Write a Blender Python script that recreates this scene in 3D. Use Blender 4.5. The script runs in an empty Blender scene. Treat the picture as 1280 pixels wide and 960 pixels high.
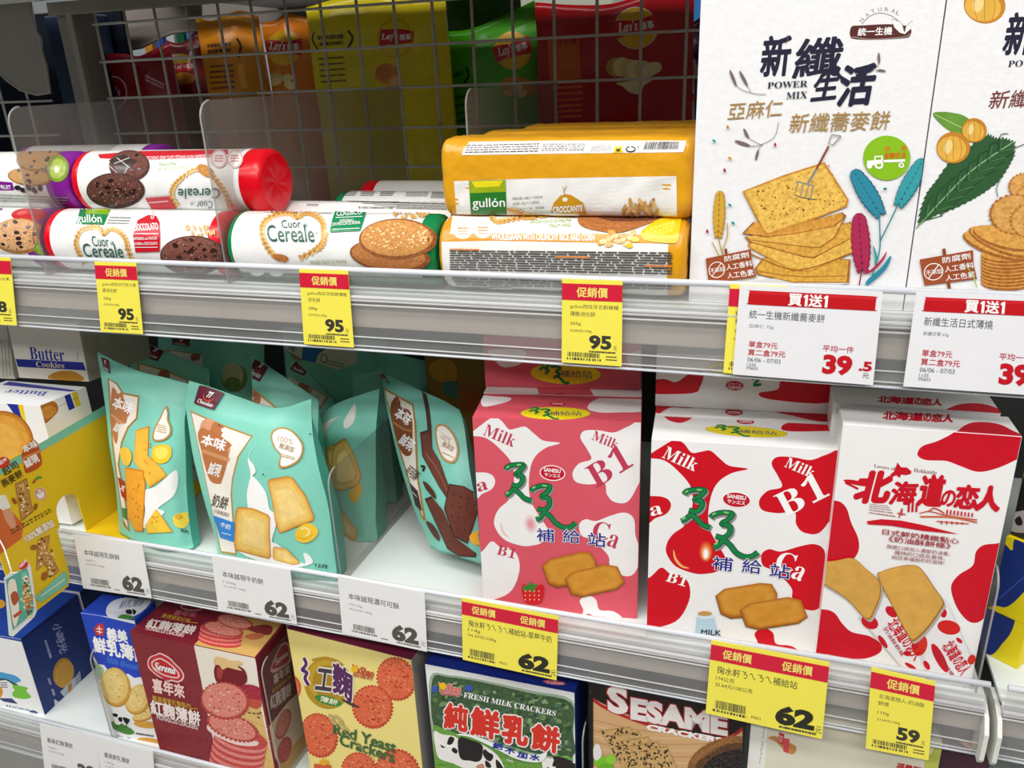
import bpy, bmesh, math, random
from mathutils import Vector as V, Matrix
from mathutils.bvhtree import BVHTree
from mathutils.geometry import tessellate_polygon
random.seed(7)
SC = bpy.context.scene
COL = SC.collection
# ------------------------------------------------------------------ camera, world, lights, exposure
CAMP = V((0, -.62, 1.45))
RX = V((.95121127, .07612753, -.29900121)); RY = V((.30603314, -.35607969, .88292184)); RZ = V((-.0392536, -.93134948, -.36200456))
FPX = 1008.95                      # focal length in pixels of the 1280 x 960 frame
cd = bpy.data.cameras.new('camera'); cam = bpy.data.objects.new('camera', cd); COL.objects.link(cam)
cd.sensor_width = 36; cd.lens = FPX / 1280 * 36; cd.clip_start = .02
# camera axes in the world: right, up (= -image y), back (= -forward)
right = V((RX[0], RY[0], RZ[0])); down = V((RX[1], RY[1], RZ[1])); fwd = V((RX[2], RY[2], RZ[2]))
cam.matrix_world = Matrix(((right.x, -down.x, -fwd.x, CAMP.x), (right.y, -down.y, -fwd.y, CAMP.y), (right.z, -down.z, -fwd.z, CAMP.z), (0, 0, 0, 1)))
SC.camera = cam
W = bpy.data.worlds.new('store_light'); SC.world = W; W.use_nodes = True
W.node_tree.nodes['Background'].inputs[0].default_value = (.93, .96, 1, 1)
W.node_tree.nodes['Background'].inputs[1].default_value = .03
SC.view_settings.view_transform = 'Standard'; SC.view_settings.look = 'None'
SC.view_settings.gamma = 1; SC.view_settings.use_curve_mapping = False
SC.view_settings.exposure = 0.16
def area(name, loc, sx, sy, power, rot=(0, 0, 0), col=(1, .98, .95)):
    l = bpy.data.lights.new(name, 'AREA'); l.shape = 'RECTANGLE'; l.size = sx; l.size_y = sy; l.energy = power; l.color = col
    o = bpy.data.objects.new(name, l); COL.objects.link(o); o.location = loc; o.rotation_euler = rot
    return o
area('ceiling_tube', (-.4, -.85, 2.72), 5.0, .3, 50)
area('ceiling_tube', (-.4, -1.75, 2.72), 5.0, .3, 66)
area('ceiling_tube', (-.4, 1.75, 2.72), 5.0, .3, 14)
# ------------------------------------------------------------------ pixels <-> place
def ray(px, py):
    a, b = (px - 640) / FPX, (py - 480) / FPX
    return right * a + down * b + fwd
def at(px, py, y):                 # the point seen at a pixel, in the upright plane y
    d = ray(px, py); return CAMP + d * ((y - CAMP.y) / d.y)
def atz(px, py, z):
    d = ray(px, py); return CAMP + d * ((z - CAMP.z) / d.z)
def proj(p):
    q = p - CAMP; c = q.dot(fwd)
    return (640 + FPX * q.dot(right) / c, 480 + FPX * q.dot(down) / c)
# ------------------------------------------------------------------ materials
def lin(h):
    c = [int(h[i:i + 2], 16) / 255 for i in (0, 2, 4)]
    return [x / 12.92 if x <= .04045 else ((x + .055) / 1.055) ** 2.4 for x in c]
MATS = {}
KIND = {  # roughness, specular, bump scale, bump strength, colour variation, colour scale
    'p': (.48, .35, 900, .02, .012, 60), 'f': (.27, .5, 55, .10, .04, 40), 't': (.42, .4, 700, .05, .02, 90), 'F': (.3, .6, 60, .2, .04, 40),
    'c': (.7, .2, 500, .05, .2, 420), 'm': (.42, .4, 300, .01, .03, 20), 'd': (.8, .1, 200, .05, .08, 30), 'k': (.6, .3, 260, .12, .02, 200), 'n': (.55, .3, 300, .02, .08, 120)}
def m(h, k='p'):
    key = h + k
    if key in MATS: return MATS[key]
    ma = bpy.data.materials.new('print_' + key); ma.use_nodes = True
    nt = ma.node_tree; b = nt.nodes['Principled BSDF']
    r, s, bs, bst, v, cs = KIND[k]
    c = lin(h)
    b.inputs['Roughness'].default_value = r; b.inputs['Specular IOR Level'].default_value = s
    tc = nt.nodes.new('ShaderNodeTexCoord')
    n1 = nt.nodes.new('ShaderNodeTexNoise'); n1.inputs['Scale'].default_value = cs; n1.inputs['Detail'].default_value = 3
    nt.links.new(tc.outputs['Object'], n1.inputs['Vector'])
    cr = nt.nodes.new('ShaderNodeValToRGB')
    cr.color_ramp.elements[0].position = .32; cr.color_ramp.elements[1].position = .68
    cr.color_ramp.elements[0].color = [x * (1 - v) for x in c] + [1]
    cr.color_ramp.elements[1].color = [min(1, x * (1 + v * .8) + (.03 if k == 'c' else 0)) for x in c] + [1]
    nt.links.new(n1.outputs['Fac'], cr.inputs[0]); nt.links.new(cr.outputs[0], b.inputs['Base Color'])
    n2 = nt.nodes.new('ShaderNodeTexNoise'); n2.inputs['Scale'].default_value = bs
    nt.links.new(tc.outputs['Object'], n2.inputs['Vector'])
    bp = nt.nodes.new('ShaderNodeBump'); bp.inputs['Strength'].default_value = bst; bp.inputs['Distance'].default_value = .01 if k in 'fF' else .002
    nt.links.new(n2.outputs['Fac'], bp.inputs['Height']); nt.links.new(bp.outputs[0], b.inputs['Normal'])
    MATS[key] = ma
    return ma
def clear(name, opac, col=(.9, .92, .95), rough=.12, tint=(.97, .98, .98)):
    if name in MATS: return MATS[name]
    ma = bpy.data.materials.new(name); ma.use_nodes = True; nt = ma.node_tree
    b = nt.nodes['Principled BSDF']; b.inputs['Base Color'].default_value = (*col, 1); b.inputs['Roughness'].default_value = rough
    t = nt.nodes.new('ShaderNodeBsdfTransparent'); t.inputs[0].default_value = (*tint, 1)
    mx = nt.nodes.new('ShaderNodeMixShader')
    tc = nt.nodes.new('ShaderNodeTexCoord'); n = nt.nodes.new('ShaderNodeTexNoise'); n.inputs['Scale'].default_value = 9
    nt.links.new(tc.outputs['Object'], n.inputs['Vector'])
    mr = nt.nodes.new('ShaderNodeMapRange'); mr.inputs[3].default_value = opac * .75; mr.inputs[4].default_value = opac * 1.25
    nt.links.new(n.outputs['Fac'], mr.inputs[0]); nt.links.new(mr.outputs[0], mx.inputs[0])
    nt.links.new(t.outputs[0], mx.inputs[1]); nt.links.new(b.outputs[0], mx.inputs[2])
    nt.links.new(mx.outputs[0], nt.nodes['Material Output'].inputs[0])
    MATS[name] = ma
    return ma
# ------------------------------------------------------------------ objects
def tag(o, label, cat, group=None, kind=None):
    if label: o['label'] = label
    if cat: o['category'] = cat
    if group: o['group'] = group
    if kind: o['kind'] = kind
    return o
def thing(name, label, cat, loc, group=None):
    o = bpy.data.objects.new(name, None); o.empty_display_size = .02; COL.objects.link(o); o.location = loc
    return tag(o, label, cat, group)
class Part:
    """collects geometry in world coordinates; build() links it as ONE mesh object"""
    def __init__(s, name): s.name = name; s.v = []; s.f = []; s.mi = []; s.sm = []; s.mats = []; s.idx = {}
    def mat(s, ma):
        if ma.name not in s.idx: s.idx[ma.name] = len(s.mats); s.mats.append(ma)
        return s.idx[ma.name]
    def add(s, vs, fs, ma, smooth=False):
        k = len(s.v); i = s.mat(ma)
        s.v += [tuple(p) for p in vs]
        for f in fs: s.f.append([a + k for a in f]); s.mi.append(i); s.sm.append(smooth)
    def box(s, lo, hi, ma, bev=0.0, M=None):
        bm = bmesh.new(); bmesh.ops.create_cube(bm, size=1)
        for v in bm.verts: v.co = V((lo[i] + (v.co[i] + .5) * (hi[i] - lo[i]) for i in range(3)))
        if bev: bmesh.ops.bevel(bm, geom=bm.edges[:], offset=bev, segments=2, affect='EDGES', profile=.5)
        s.bm(bm, ma, M)
    def bm(s, bm, ma, M=None, smooth=False):
        bm.verts.index_update()
        s.add([(M @ v.co if M else v.co) for v in bm.verts], [[v.index for v in f.verts] for f in bm.faces], ma, smooth); bm.free()
    def tube(s, pts, r, ma, n=8):
        pts = [V(p) for p in pts]; vs = []; fs = []
        for i, p in enumerate(pts):
            t = (pts[min(i + 1, len(pts) - 1)] - pts[max(i - 1, 0)]).normalized()
            u = t.orthogonal().normalized() if i == 0 else (u - t * u.dot(t)).normalized()
            w = t.cross(u)
            for j in range(n):
                a = 2 * math.pi * j / n; vs.append(p + (u * math.cos(a) + w * math.sin(a)) * r)
        for i in range(len(pts) - 1):
            for j in range(n): fs.append([i * n + j, i * n + (j + 1) % n, (i + 1) * n + (j + 1) % n, (i + 1) * n + j])
        fs.append(list(range(n))[::-1]); fs.append([(len(pts) - 1) * n + j for j in range(n)])
        s.add(vs, fs, ma, True)
    def build(s, parent=None):
        me = bpy.data.meshes.new(s.name)
        org = parent.location.copy() if parent is not None and parent.parent is None else V((0, 0, 0))
        if parent is not None and parent.parent is not None: org = parent.parent.location.copy()
        c = sum((V(p) for p in s.v[:64]), V()) / max(1, min(64, len(s.v))) if parent is None else org
        if parent is None: org = c
        me.from_pydata([V(p) - org for p in s.v], [], s.f)
        for ma in s.mats: me.materials.append(ma)
        me.polygons.foreach_set('material_index', s.mi); me.polygons.foreach_set('use_smooth', s.sm)
        me.update()
        o = bpy.data.objects.new(s.name, me); COL.objects.link(o)
        if parent is not None: o.parent = parent
        else: o.location = org
        s.ob = o
        return o
# ------------------------------------------------------------------ lettering
FONTC = {}
TXT = bpy.data.curves.new('lettering', 'FONT'); TXO = bpy.data.objects.new('lettering', TXT); COL.objects.link(TXO)
TXT.resolution_u = 3
SERIF = {}
for i, ch in enumerate('ABCDEFGHIJKLMNOPQRSTUVWXYZ'): SERIF[ch] = chr(0x1D400 + i)
for i, ch in enumerate('abcdefghijklmnopqrstuvwxyz'): SERIF[ch] = chr(0x1D41A + i)
for i, ch in enumerate('0123456789'): SERIF[ch] = chr(0x1D7CE + i)
SCRIPT = {}
for i, ch in enumerate('ABCDEFGHIJKLMNOPQRSTUVWXYZ'): SCRIPT[ch] = chr(0x1D468 + i)
for i, ch in enumerate('abcdefghijklmnopqrstuvwxyz'): SCRIPT[ch] = chr(0x1D482 + i)
def glyphs(s, off=0.0, shear=0.0, sp=1.0):
    key = (s, off, shear, sp)
    if key not in FONTC:
        TXT.body = s; TXT.offset = off; TXT.shear = shear; TXT.space_character = sp
        dg = bpy.context.evaluated_depsgraph_get(); dg.update()
        e = TXO.evaluated_get(dg); me = e.to_mesh()
        FONTC[key] = ([(v.co.x, v.co.y) for v in me.vertices], [list(p.vertices) for p in me.polygons])
        e.to_mesh_clear()
    return FONTC[key]
# ------------------------------------------------------------------ surfaces that carry printing
class Plane:
    curved = False
    def __init__(s, p, n, clip=None):
        s.p = p; s.n = n.normalized(); s.clip = clip
        if s.n.dot(CAMP - p) < 0: s.n = -s.n
    def hit(s, px, py):
        d = ray(px, py); k = d.dot(s.n)
        if abs(k) < 1e-6: return None
        return CAMP + d * ((s.p - CAMP).dot(s.n) / k), s.n
class Skin:
    curved = True; clip = None
    def __init__(s, verts, faces): s.t = BVHTree.FromPolygons([V(v) for v in verts], faces)
    def hit(s, px, py):
        p, n, i, d = s.t.ray_cast(CAMP, ray(px, py).normalized(), 5)
        if p is None: return None
        if n.dot(CAMP - p) < 0: n = -n
        return p, n
def clip_tri(tri, quad):
    a = 0
    for i in range(len(quad)):
        x0, y0 = quad[i]; x1, y1 = quad[(i + 1) % len(quad)]; a += x0 * y1 - x1 * y0
    sgn = 1 if a > 0 else -1
    out = tri
    for i in range(len(quad)):
        x0, y0 = quad[i]; x1, y1 = quad[(i + 1) % len(quad)]
        f = lambda p: ((x1 - x0) * (p[1] - y0) - (y1 - y0) * (p[0] - x0)) * sgn
        src, out = out, []
        for j in range(len(src)):
            p, q = src[j], src[(j + 1) % len(src)]; fp, fq = f(p), f(q)
            if fp >= 0: out.append(p)
            if fp * fq < 0: t = fp / (fp - fq); out.append((p[0] + (q[0] - p[0]) * t, p[1] + (q[1] - p[1]) * t))
        if len(out) < 3: return []
    return out
def homog(src, dst):
    """projective map of four points onto four points"""
    A = []; B = []
    for (x, y), (u, v) in zip(src, dst):
        A.append([x, y, 1, 0, 0, 0, -u * x, -u * y]); B.append(u)
        A.append([0, 0, 0, x, y, 1, -v * x, -v * y]); B.append(v)
    n = 8; M = [A[i] + [B[i]] for i in range(n)]
    for i in range(n):
        k = max(range(i, n), key=lambda r: abs(M[r][i])); M[i], M[k] = M[k], M[i]
        for r in range(n):
            if r != i:
                f = M[r][i] / M[i][i]; M[r] = [a - f * b for a, b in zip(M[r], M[i])]
    h = [M[i][n] / M[i][i] for i in range(n)] + [1]
    return lambda x, y: ((h[0] * x + h[1] * y + h[2]) / (h[6] * x + h[7] * y + h[8]), (h[3] * x + h[4] * y + h[5]) / (h[6] * x + h[7] * y + h[8]))
def spline(pts, closed=True, k=6):
    n = len(pts); out = []
    rng = range(n) if closed else range(n - 1)
    g = lambda i: pts[i % n] if closed else pts[max(0, min(n - 1, i))]
    for i in rng:
        a, b, c, d = g(i - 1), g(i), g(i + 1), g(i + 2)
        for j in range(k):
            t = j / k; t2 = t * t; t3 = t2 * t
            out.append(tuple(.5 * (2 * b[q] + (c[q] - a[q]) * t + (2 * a[q] - 5 * b[q] + 4 * c[q] - d[q]) * t2 + (3 * b[q] - a[q] - 3 * c[q] + d[q]) * t3) for q in (0, 1)))
    if not closed: out.append(tuple(pts[-1]))
    return out
def P(s): # "x,y x,y" -> points
    return [tuple(float(c) for c in w.split(',')) for w in s.split()] if isinstance(s, str) else s
class Art:
    """flat printing laid onto a surface, coordinates read in a view (x0, y0, scale) of the face"""
    def __init__(s, part, surf, view=(0, 0, 1), base=.00005, step=.000008, kind='p', fmap=None):
        s.part = part; s.surf = surf; s.view(*view); s.lift = base; s.kind = kind; s.step = step; s.fmap = fmap
        s.k = 0; s.pend = False
        if surf.curved: s.lift = max(base, .0002); s.step = .00003
    def view(s, x0, y0, sc): s.x0, s.y0, s.sc = x0, y0, sc; return s
    def px(s, p):
        if s.fmap: return s.fmap(p[0], p[1])
        return (s.x0 + p[0] / s.sc, s.y0 + p[1] / s.sc)
    def put(s, pts, tris, ma, maxl=3.2, small=False):
        """pts in pixels; small marks of one scatter share a few levels"""
        if s.pend and not small: s.lift += 2.5 * s.step; s.pend = False
        lift = s.lift
        if small: lift += (s.k % 4) * .5 * s.step; s.k += 1; s.pend = True
        if isinstance(ma, str): ma = m(ma, s.kind)
        q = s.surf.clip; vs = []; fs = []; memo = {}
        def vert(p):
            key = (round(p[0], 3), round(p[1], 3))
            if key not in memo:
                h = s.surf.hit(*p)
                if h is None: memo[key] = None
                else: memo[key] = len(vs); vs.append(h[0] + h[1] * lift)
            return memo[key]
        work = [[pts[i] for i in t] for t in tris]
        if s.surf.curved:
            out = []; hm = {}
            def h3(p):
                k = (round(p[0], 3), round(p[1], 3))
                if k not in hm: h = s.surf.hit(*p); hm[k] = h and h[0]
                return hm[k]
            while work:
                t = work.pop()
                if len(t) > 3: work += [[t[0], t[i], t[i + 1]] for i in range(1, len(t) - 1)]; continue
                L = []
                for i in range(3):
                    a, b = t[i], t[(i + 1) % 3]; d2 = (a[0] - b[0]) ** 2 + (a[1] - b[1]) ** 2; A3, B3 = h3(a), h3(b)
                    L.append(d2 / 100 if A3 is None and B3 is None else d2 / 5 if A3 is None or B3 is None else (((A3 - B3).length / .0024) ** 2 if d2 > 2 else 0))
                i = L.index(max(L))
                ar = abs((t[1][0] - t[0][0]) * (t[2][1] - t[0][1]) - (t[2][0] - t[0][0]) * (t[1][1] - t[0][1]))
                if L[i] > 1 and ar * L[i] ** 2 > .5 and ar > .02:
                    a, b, c = t[i], t[(i + 1) % 3], t[(i + 2) % 3]; mid = ((a[0] + b[0]) / 2, (a[1] + b[1]) / 2)
                    work += [[a, mid, c], [mid, b, c]]
                else: out.append(t)
            work = out
        for t in work:
            if q:
                t = clip_tri(t, q)
                if not t: continue
            f = [vert(p) for p in t]
            if None in f or len(set(f)) < 3: continue
            fs.append(f)
        if fs: s.part.add(vs, fs, ma)
        if not small: s.lift += s.step
    def poly(s, c, pts, small=False):
        pts = [s.px(p) for p in P(pts)]
        s.put(pts, tessellate_polygon([[V((x, y, 0)) for x, y in pts]]), c, small=small); return s
    def blob(s, c, pts, k=5):
        return s.poly(c, spline(P(pts), True, k))
    def ell(s, c, x, y, rx, ry=None, rot=0, n=28):
        ry = ry or rx; a = math.radians(rot)
        return s.poly(c, [(x + rx * math.cos(t) * math.cos(a) - ry * math.sin(t) * math.sin(a), y + rx * math.cos(t) * math.sin(a) + ry * math.sin(t) * math.cos(a)) for t in (2 * math.pi * i / n for i in range(n))], n <= 12)
    def line(s, c, pts, w, curve=True, taper=False):
        pts = P(pts)
        if curve and len(pts) > 2: pts = spline(pts, False, 5)
        L = []; R = []
        n = len(pts)
        for i, p in enumerate(pts):
            a, b = pts[max(i - 1, 0)], pts[min(i + 1, n - 1)]
            dx, dy = b[0] - a[0], b[1] - a[1]; l = math.hypot(dx, dy) or 1
            ww = w / 2 * ((.25 + .75 * math.sin(math.pi * (i + .5) / n)) if taper else 1)
            L.append((p[0] - dy / l * ww, p[1] + dx / l * ww)); R.append((p[0] + dy / l * ww, p[1] - dx / l * ww))
        pp = [s.px(p) for p in L + R]
        s.put(pp, [[i, i + 1, n + i + 1, n + i] for i in range(n - 1)], c); return s
    def ring(s, c, x, y, rx, ry, w, rot=0, n=30):
        a = math.radians(rot); pts = []
        for q in (1, 1 - w / max(rx, 1e-6)):
            for i in range(n):
                t = 2 * math.pi * i / n
                ex, ey = rx * q * math.cos(t), (ry - rx * (1 - q)) * math.sin(t)
                pts.append(s.px((x + ex * math.cos(a) - ey * math.sin(a), y + ex * math.sin(a) + ey * math.cos(a))))
        s.put(pts, [[i, (i + 1) % n, n + (i + 1) % n, n + i] for i in range(n)], c); return s
    def quad(s, c, x0, y0, x1, y1): return s.poly(c, [(x0, y0), (x1, y0), (x1, y1), (x0, y1)])
    def text(s, c, t, x0, y0, x1, y1, h, bold=0.0, up='v', shear=0.0, out=None, font=None, sp=1.0):
        """lettering whose box stands on the line (x0,y0)-(x1,y1) and is h tall"""
        if font: t = ''.join(font.get(ch, ch) for ch in t)
        cjk = bold < .04 or any(ord(ch) > 0x2e80 for ch in t); b0 = max(0, bold) if cjk else 0
        gv, gf = glyphs(t, 0 if cjk else bold, shear, sp)
        if not gv: return s
        bx = [min(v[0] for v in gv), max(v[0] for v in gv)]; by = [min(v[1] for v in gv), max(v[1] for v in gv)]
        ex, ey = x1 - x0, y1 - y0
        if up == 'v':
            if s.fmap: ux, uy = 0, -h
            else:
                cx, cy = s.px(((x0 + x1) / 2, (y0 + y1) / 2)); dx, dy = cx - 749.4, cy - 3075.8; l = math.hypot(dx, dy); ux, uy = dx / l * h, dy / l * h
        elif up == 'p': l = math.hypot(ex, ey); ux, uy = ey / l * h, -ex / l * h
        else: l = math.hypot(*up); ux, uy = up[0] / l * h, up[1] / l * h
        def mp(g):
            a = (g[0] - bx[0]) / max(1e-6, bx[1] - bx[0]); b = (g[1] - by[0]) / max(1e-6, by[1] - by[0])
            return s.px((x0 + ex * a + ux * b, y0 + ey * a + uy * b))
        def fat(w, col):            # a heavier weight: the same letters set again, shifted by w all round
            st = s.step; s.step = .000008 if not s.surf.curved else .000014
            for i in range(8 if w > .018 else 4):
                a = math.pi * 2 * i / (8 if w > .018 else 4) + .4
                s.put([mp((g[0] + w * math.cos(a), g[1] + w * math.sin(a))) for g in gv], gf, col)
            s.step = st; s.lift += st
        if out: fat(b0 + out[1], out[0])
        if b0 > .003: fat(b0, c)
        s.put([mp(g) for g in gv], gf, c); return s
    def lines(s, c, q, rows, seed=1, fill=.5, gap=.12):
        """rows of print too small to read: runs of short dashes inside the quad tl tr br bl"""
        r = random.Random(seed); q = P(q); H = homog([(0, 0), (1, 0), (1, 1), (0, 1)], q); pts = []; fs = []
        for i in range(rows):
            x = 0
            y0 = (i + .5 - fill / 2) / rows; y1 = (i + .5 + fill / 2) / rows
            while x < 1:
                w = r.uniform(.02, .09); e = min(1, x + w); k = len(pts)
                pts += [s.px(H(a, b)) for a, b in ((x, y0), (e, y0), (e, y1), (x, y1))]; fs.append([k, k + 1, k + 2, k + 3])
                x = e + r.uniform(.2, 1) * gap * .15 + .004
        s.put(pts, fs, c); return s
    def bars(s, c, q, n=22, seed=3):
        r = random.Random(seed); q = P(q); H = homog([(0, 0), (1, 0), (1, 1), (0, 1)], q); pts = []; fs = []; x = 0; ws = []
        while len(ws) < n: ws.append((r.choice((1, 1, 2, 3)), r.choice((1, 1, 2))))
        T = sum(a + b for a, b in ws)
        for a, b in ws:
            k = len(pts); pts += [s.px(H(u, v)) for u, v in ((x / T, 0), ((x + a) / T, 0), ((x + a) / T, 1), (x / T, 1))]; fs.append([k, k + 1, k + 2, k + 3]); x += a + b
        s.put(pts, fs, c); return s
# ------------------------------------------------------------------ carton boxes
def slab(name, c, col, parent, t=.0004, kind='p'):
    """thin sheet on four corners bl br tr tl (seen from outside)"""
    p = Part(name); c = [V(q) for q in c]
    n = (c[1] - c[0]).cross(c[3] - c[0]).normalized()
    p.add(c + [q + n * t for q in c], [[3, 2, 1, 0], [4, 5, 6, 7], [0, 1, 5, 4], [1, 2, 6, 5], [2, 3, 7, 6], [3, 0, 4, 7]], m(col, kind))
    pl = Plane(c[0] + n * t, n, [proj(q + n * t) for q in c])
    p.face = pl; p.corners = c
    return p
class Box:
    def __init__(s, name, label, cat, ftl, ftr, yf, zb, depth, col, group=None, back=None, kind='p', bev=.0008, O=None, w=None, h=None, yaw=0.0):
        if O is None:
            a = at(*ftl, yf); b = atz(*ftr, a.z)
            s.w = (b - a).length; s.ux = (b - a).normalized(); s.h = a.z - zb; s.O = V((a.x, a.y, zb))
        else:
            s.O = V(O); s.w = w; s.h = h; s.ux = V((math.cos(yaw), math.sin(yaw), 0))
        s.uy = V((-s.ux.y, s.ux.x, 0)); s.uz = V((0, 0, 1)); s.d = depth
        s.root = thing(name, label, cat, s.O + s.ux * s.w / 2 + s.uy * depth / 2, group)
        b = Part('carton'); M = Matrix((( s.ux.x, s.uy.x, 0, s.O.x), (s.ux.y, s.uy.y, 0, s.O.y), (0, 0, 1, s.O.z), (0, 0, 0, 1)))
        b.box((0, 0, 0), (s.w, s.d, s.h), m(col, kind), bev, M); s.body = b; s.col = col; s.kind = kind; s.todo = [b]
    def c(s, x, y, z): return s.O + s.ux * (x * s.w) + s.uy * (y * s.d) + s.uz * (z * s.h)
    def front(s, col=None, name='front_panel'): return s._p(name, [s.c(0, 0, 0), s.c(1, 0, 0), s.c(1, 0, 1), s.c(0, 0, 1)], col)
    def top(s, col=None, name='top_flap'): return s._p(name, [s.c(0, 0, 1), s.c(1, 0, 1), s.c(1, 1, 1), s.c(0, 1, 1)], col)
    def side(s, col=None, name='side_panel'): return s._p(name, [s.c(1, 0, 0), s.c(1, 1, 0), s.c(1, 1, 1), s.c(1, 0, 1)], col)
    def _p(s, name, c, col):
        p = slab(name, c, col or s.col, None, kind=s.kind); s.todo.append(p); return p
    def done(s):
        for p in s.todo: p.build(s.root)
def pix4(p): return p.face.clip      # bl br tr tl in pixels
# heights
LIP = [1.2942, .9652, .6415]         # top of the three clear rails
DECK = [z - .023 for z in LIP]
# ------------------------------------------------------------------ the setting
def struct(name, build):
    p = Part(name); build(p); o = p.build(); o['kind'] = 'structure'; return o
struct('floor', lambda p: p.box((-5, -4, -.05), (5, 5, 0), m('a3a29e', 'm')))
struct('ceiling', lambda p: p.box((-5, -4, 2.8), (5, 5, 2.85), m('e6e4de', 'm')))
struct('wall_back', lambda p: p.box((-5, 3.4, 0), (5, 3.5, 2.8), m('b9c6d8', 'd')))
BAYL, BAYR = -1.045, .195
GRY = .45
def shelf(name, label, x0, x1, lip, dep=.44, ends=(0, 0)):
    r = thing(name, label, 'shelf', ((x0 + x1) / 2, dep / 2, lip - .05), 'shelves of the aisle rack')
    zd = lip - .023
    b = Part('shelf_board'); b.box((x0, .004, zd - .004), (x1, dep, zd), m('e4ecea', 'm'), .0006)
    b.box((x0, dep - .012, zd - .026), (x1, dep, zd - .002), m('cfcdc6', 'm'), .001)
    for xx in (x0 + .03, (x0 + x1) / 2 - .3, (x0 + x1) / 2 + .3, x1 - .05):
        b.box((xx, .02, zd - .022), (xx + .02, dep - .014, zd - .003), m('cfcdc6', 'm'), .001)
    b.build(r)
    f = Part('front_edge'); f.box((x0, .0042, lip - .0565), (x1, .0105, zd - .0005), m('bdb3a8', 'm'), .0012); f.build(r)
    c = Part('price_rail')
    cl = clear('clear_rail', .13, (.8, .8, .8), .12, (.93, .93, .93))
    c.box((x0, -.0012, lip - .0765), (x1, .0006, lip - .002), cl, .0003)
    for dz, rr in ((.0265, .0018), (.0295, .0012), (.0335, .0008), (.0635, .0007), (.0722, .0007)):
        c.tube([(x0, -.0016, lip - dz), (x1, -.0016, lip - dz)], rr, clear('clear_ridge', .5, (.9, .9, .91), .12), 8)
    c.box((x0, .0006, lip - .0305), (x1, .004, lip - .0235), clear('clear_ledge', .5, (.9, .91, .93), .15), .0004)
    co = c.build(r)
    for pn, dz, rr in (('top_lip', .0022, .0026), ('bottom_lip', .0765, .0012)):
        q = Part(pn); q.tube([(x0, -.0004, lip - dz), (x1, -.0004, lip - dz)], rr, clear('clear_lip', .8, (.86, .9, .97), .1), 10); q.build(co)
    for k, e in enumerate(ends):
        if e:
            x = (x0, x1)[k]; s = (-1, 1)[k]
            g = Part('end_cap'); a = sorted((x, x + s * .0035)); pts = [(-.004, lip - .034), (.012, lip - .028), (.03, lip - .028), (.03, lip - .078), (-.008, lip - .078), (-.012, lip - .072), (-.012, lip - .045)]
            vs = [(a[0], y, z) for y, z in pts] + [(a[1], y, z) for y, z in pts]; n = len(pts)
            g.add(vs, [list(range(n)), list(range(n, 2 * n))[::-1]] + [[i, (i + 1) % n, n + (i + 1) % n, n + i] for i in range(n)], m('dfe0da', 'm')); g.build(r)
    return r
shelf('store_shelf', 'long upper shelf with clear price rail under the biscuit rolls', BAYL, BAYR, LIP[0])
shelf('store_shelf', 'long middle shelf with clear price rail under pouches and milk cracker boxes', BAYL, BAYR, LIP[1], ends=(0, 1))
shelf('store_shelf', 'lowest shelf in view with clear rail under the maroon and blue boxes', BAYL, BAYR, LIP[2], ends=(0, 1))
shelf('store_shelf', 'short piece of the next rack shelf under the yellow navy boxes', BAYR + .013, BAYR + 1.2, LIP[1], ends=(1, 0))
shelf('store_shelf', 'dim upper shelf of the left rack under the white rounded plate', -2.3, BAYL - .006, LIP[0])
shelf('store_shelf', 'next rack shelf at the low right corner of the aisle', BAYR + .013, BAYR + 1.2, LIP[2], ends=(1, 0))
# the shelf above the picture shades the back of the upper row
shelf('store_shelf', 'shelf above the tall white boxes, shading the back of the upper row', BAYL, BAYR, 1.621, .42)
shelf('store_shelf', 'top shelf of the left rack over the white rounded plate', -2.3, BAYL - .006, 1.621, .42)
shelf('store_shelf', 'top shelf of the next rack at the right edge', BAYR + .013, BAYR + 1.2, 1.621, .42)
tp = thing('back_beam', 'pale steel beam along the top of the wire mesh', 'beam', ((BAYL + BAYR) / 2, .44, 1.57))
p = Part('beam_face'); p.box((BAYL - .012, .4245, 1.552), (.20, .4295, 1.5705), m('80786f', 'm'), .0015); p.box((BAYL - .012, .4295, 1.5675), (.20, .447, 1.5705), m('80786f', 'm'), .0008); p.build(tp)  # pale steel, its colour darkened to stand for the shade up here
# wire mesh back of the upper row
def grid(x0, x1, label, xs):
    r = thing('wire_grid', label, 'wire panel', ((x0 + x1) / 2, GRY, 1.4), 'wire panels')
    g = m('c8c2ba', 'm')
    p = Part('vertical_wires')
    for x in xs: p.tube([(x, GRY, DECK[0] + .001), (x, GRY, 1.56)], .0021, g, 7)
    p.build(r)
    p = Part('cross_wires')
    for i in range(6):
        z = 1.538 - .0521 * i
        p.tube([(x0, GRY - .0039, z), (x1, GRY - .0039, z)], .0019, g, 7)
    p.build(r)
    return r
xs = [-.614 + .0546 * i for i in range(-7, 16)]
grid(-1.0, .2, 'grey wire mesh panel behind the biscuit rolls, chip bags beyond it', [x for x in xs if -1.0 < x < .2])
grid(-2.2, -1.11, 'dark wire mesh corner of the next rack, far left under the white plate', [-2.2 + .0546 * i for i in range(20)])
def post(x0, x1, label, c, y0=.43, y1=.47):
    r = thing('upright_post', label, 'post', ((x0 + x1) / 2, .45, 0), 'rack uprights')
    p = Part('post_tube'); p.box((x0, y0, 0), (x1, y1, 1.56), m(c, 'm'), .003); p.build(r)
    p = Part('slotted_face'); xm = (x0 + x1) / 2
    p.box((xm + (x1 - xm) * .35, y0 - .006, .2), (x1 - .001, y0 + .002, 1.555), m('8f867e', 'm'), .0015)
    p.build(r)
post(-1.049, -1.013, 'pale grey steel upright left of the wire mesh', '7d756e')  # post colour lowered to stand for the shade it is in
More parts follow.
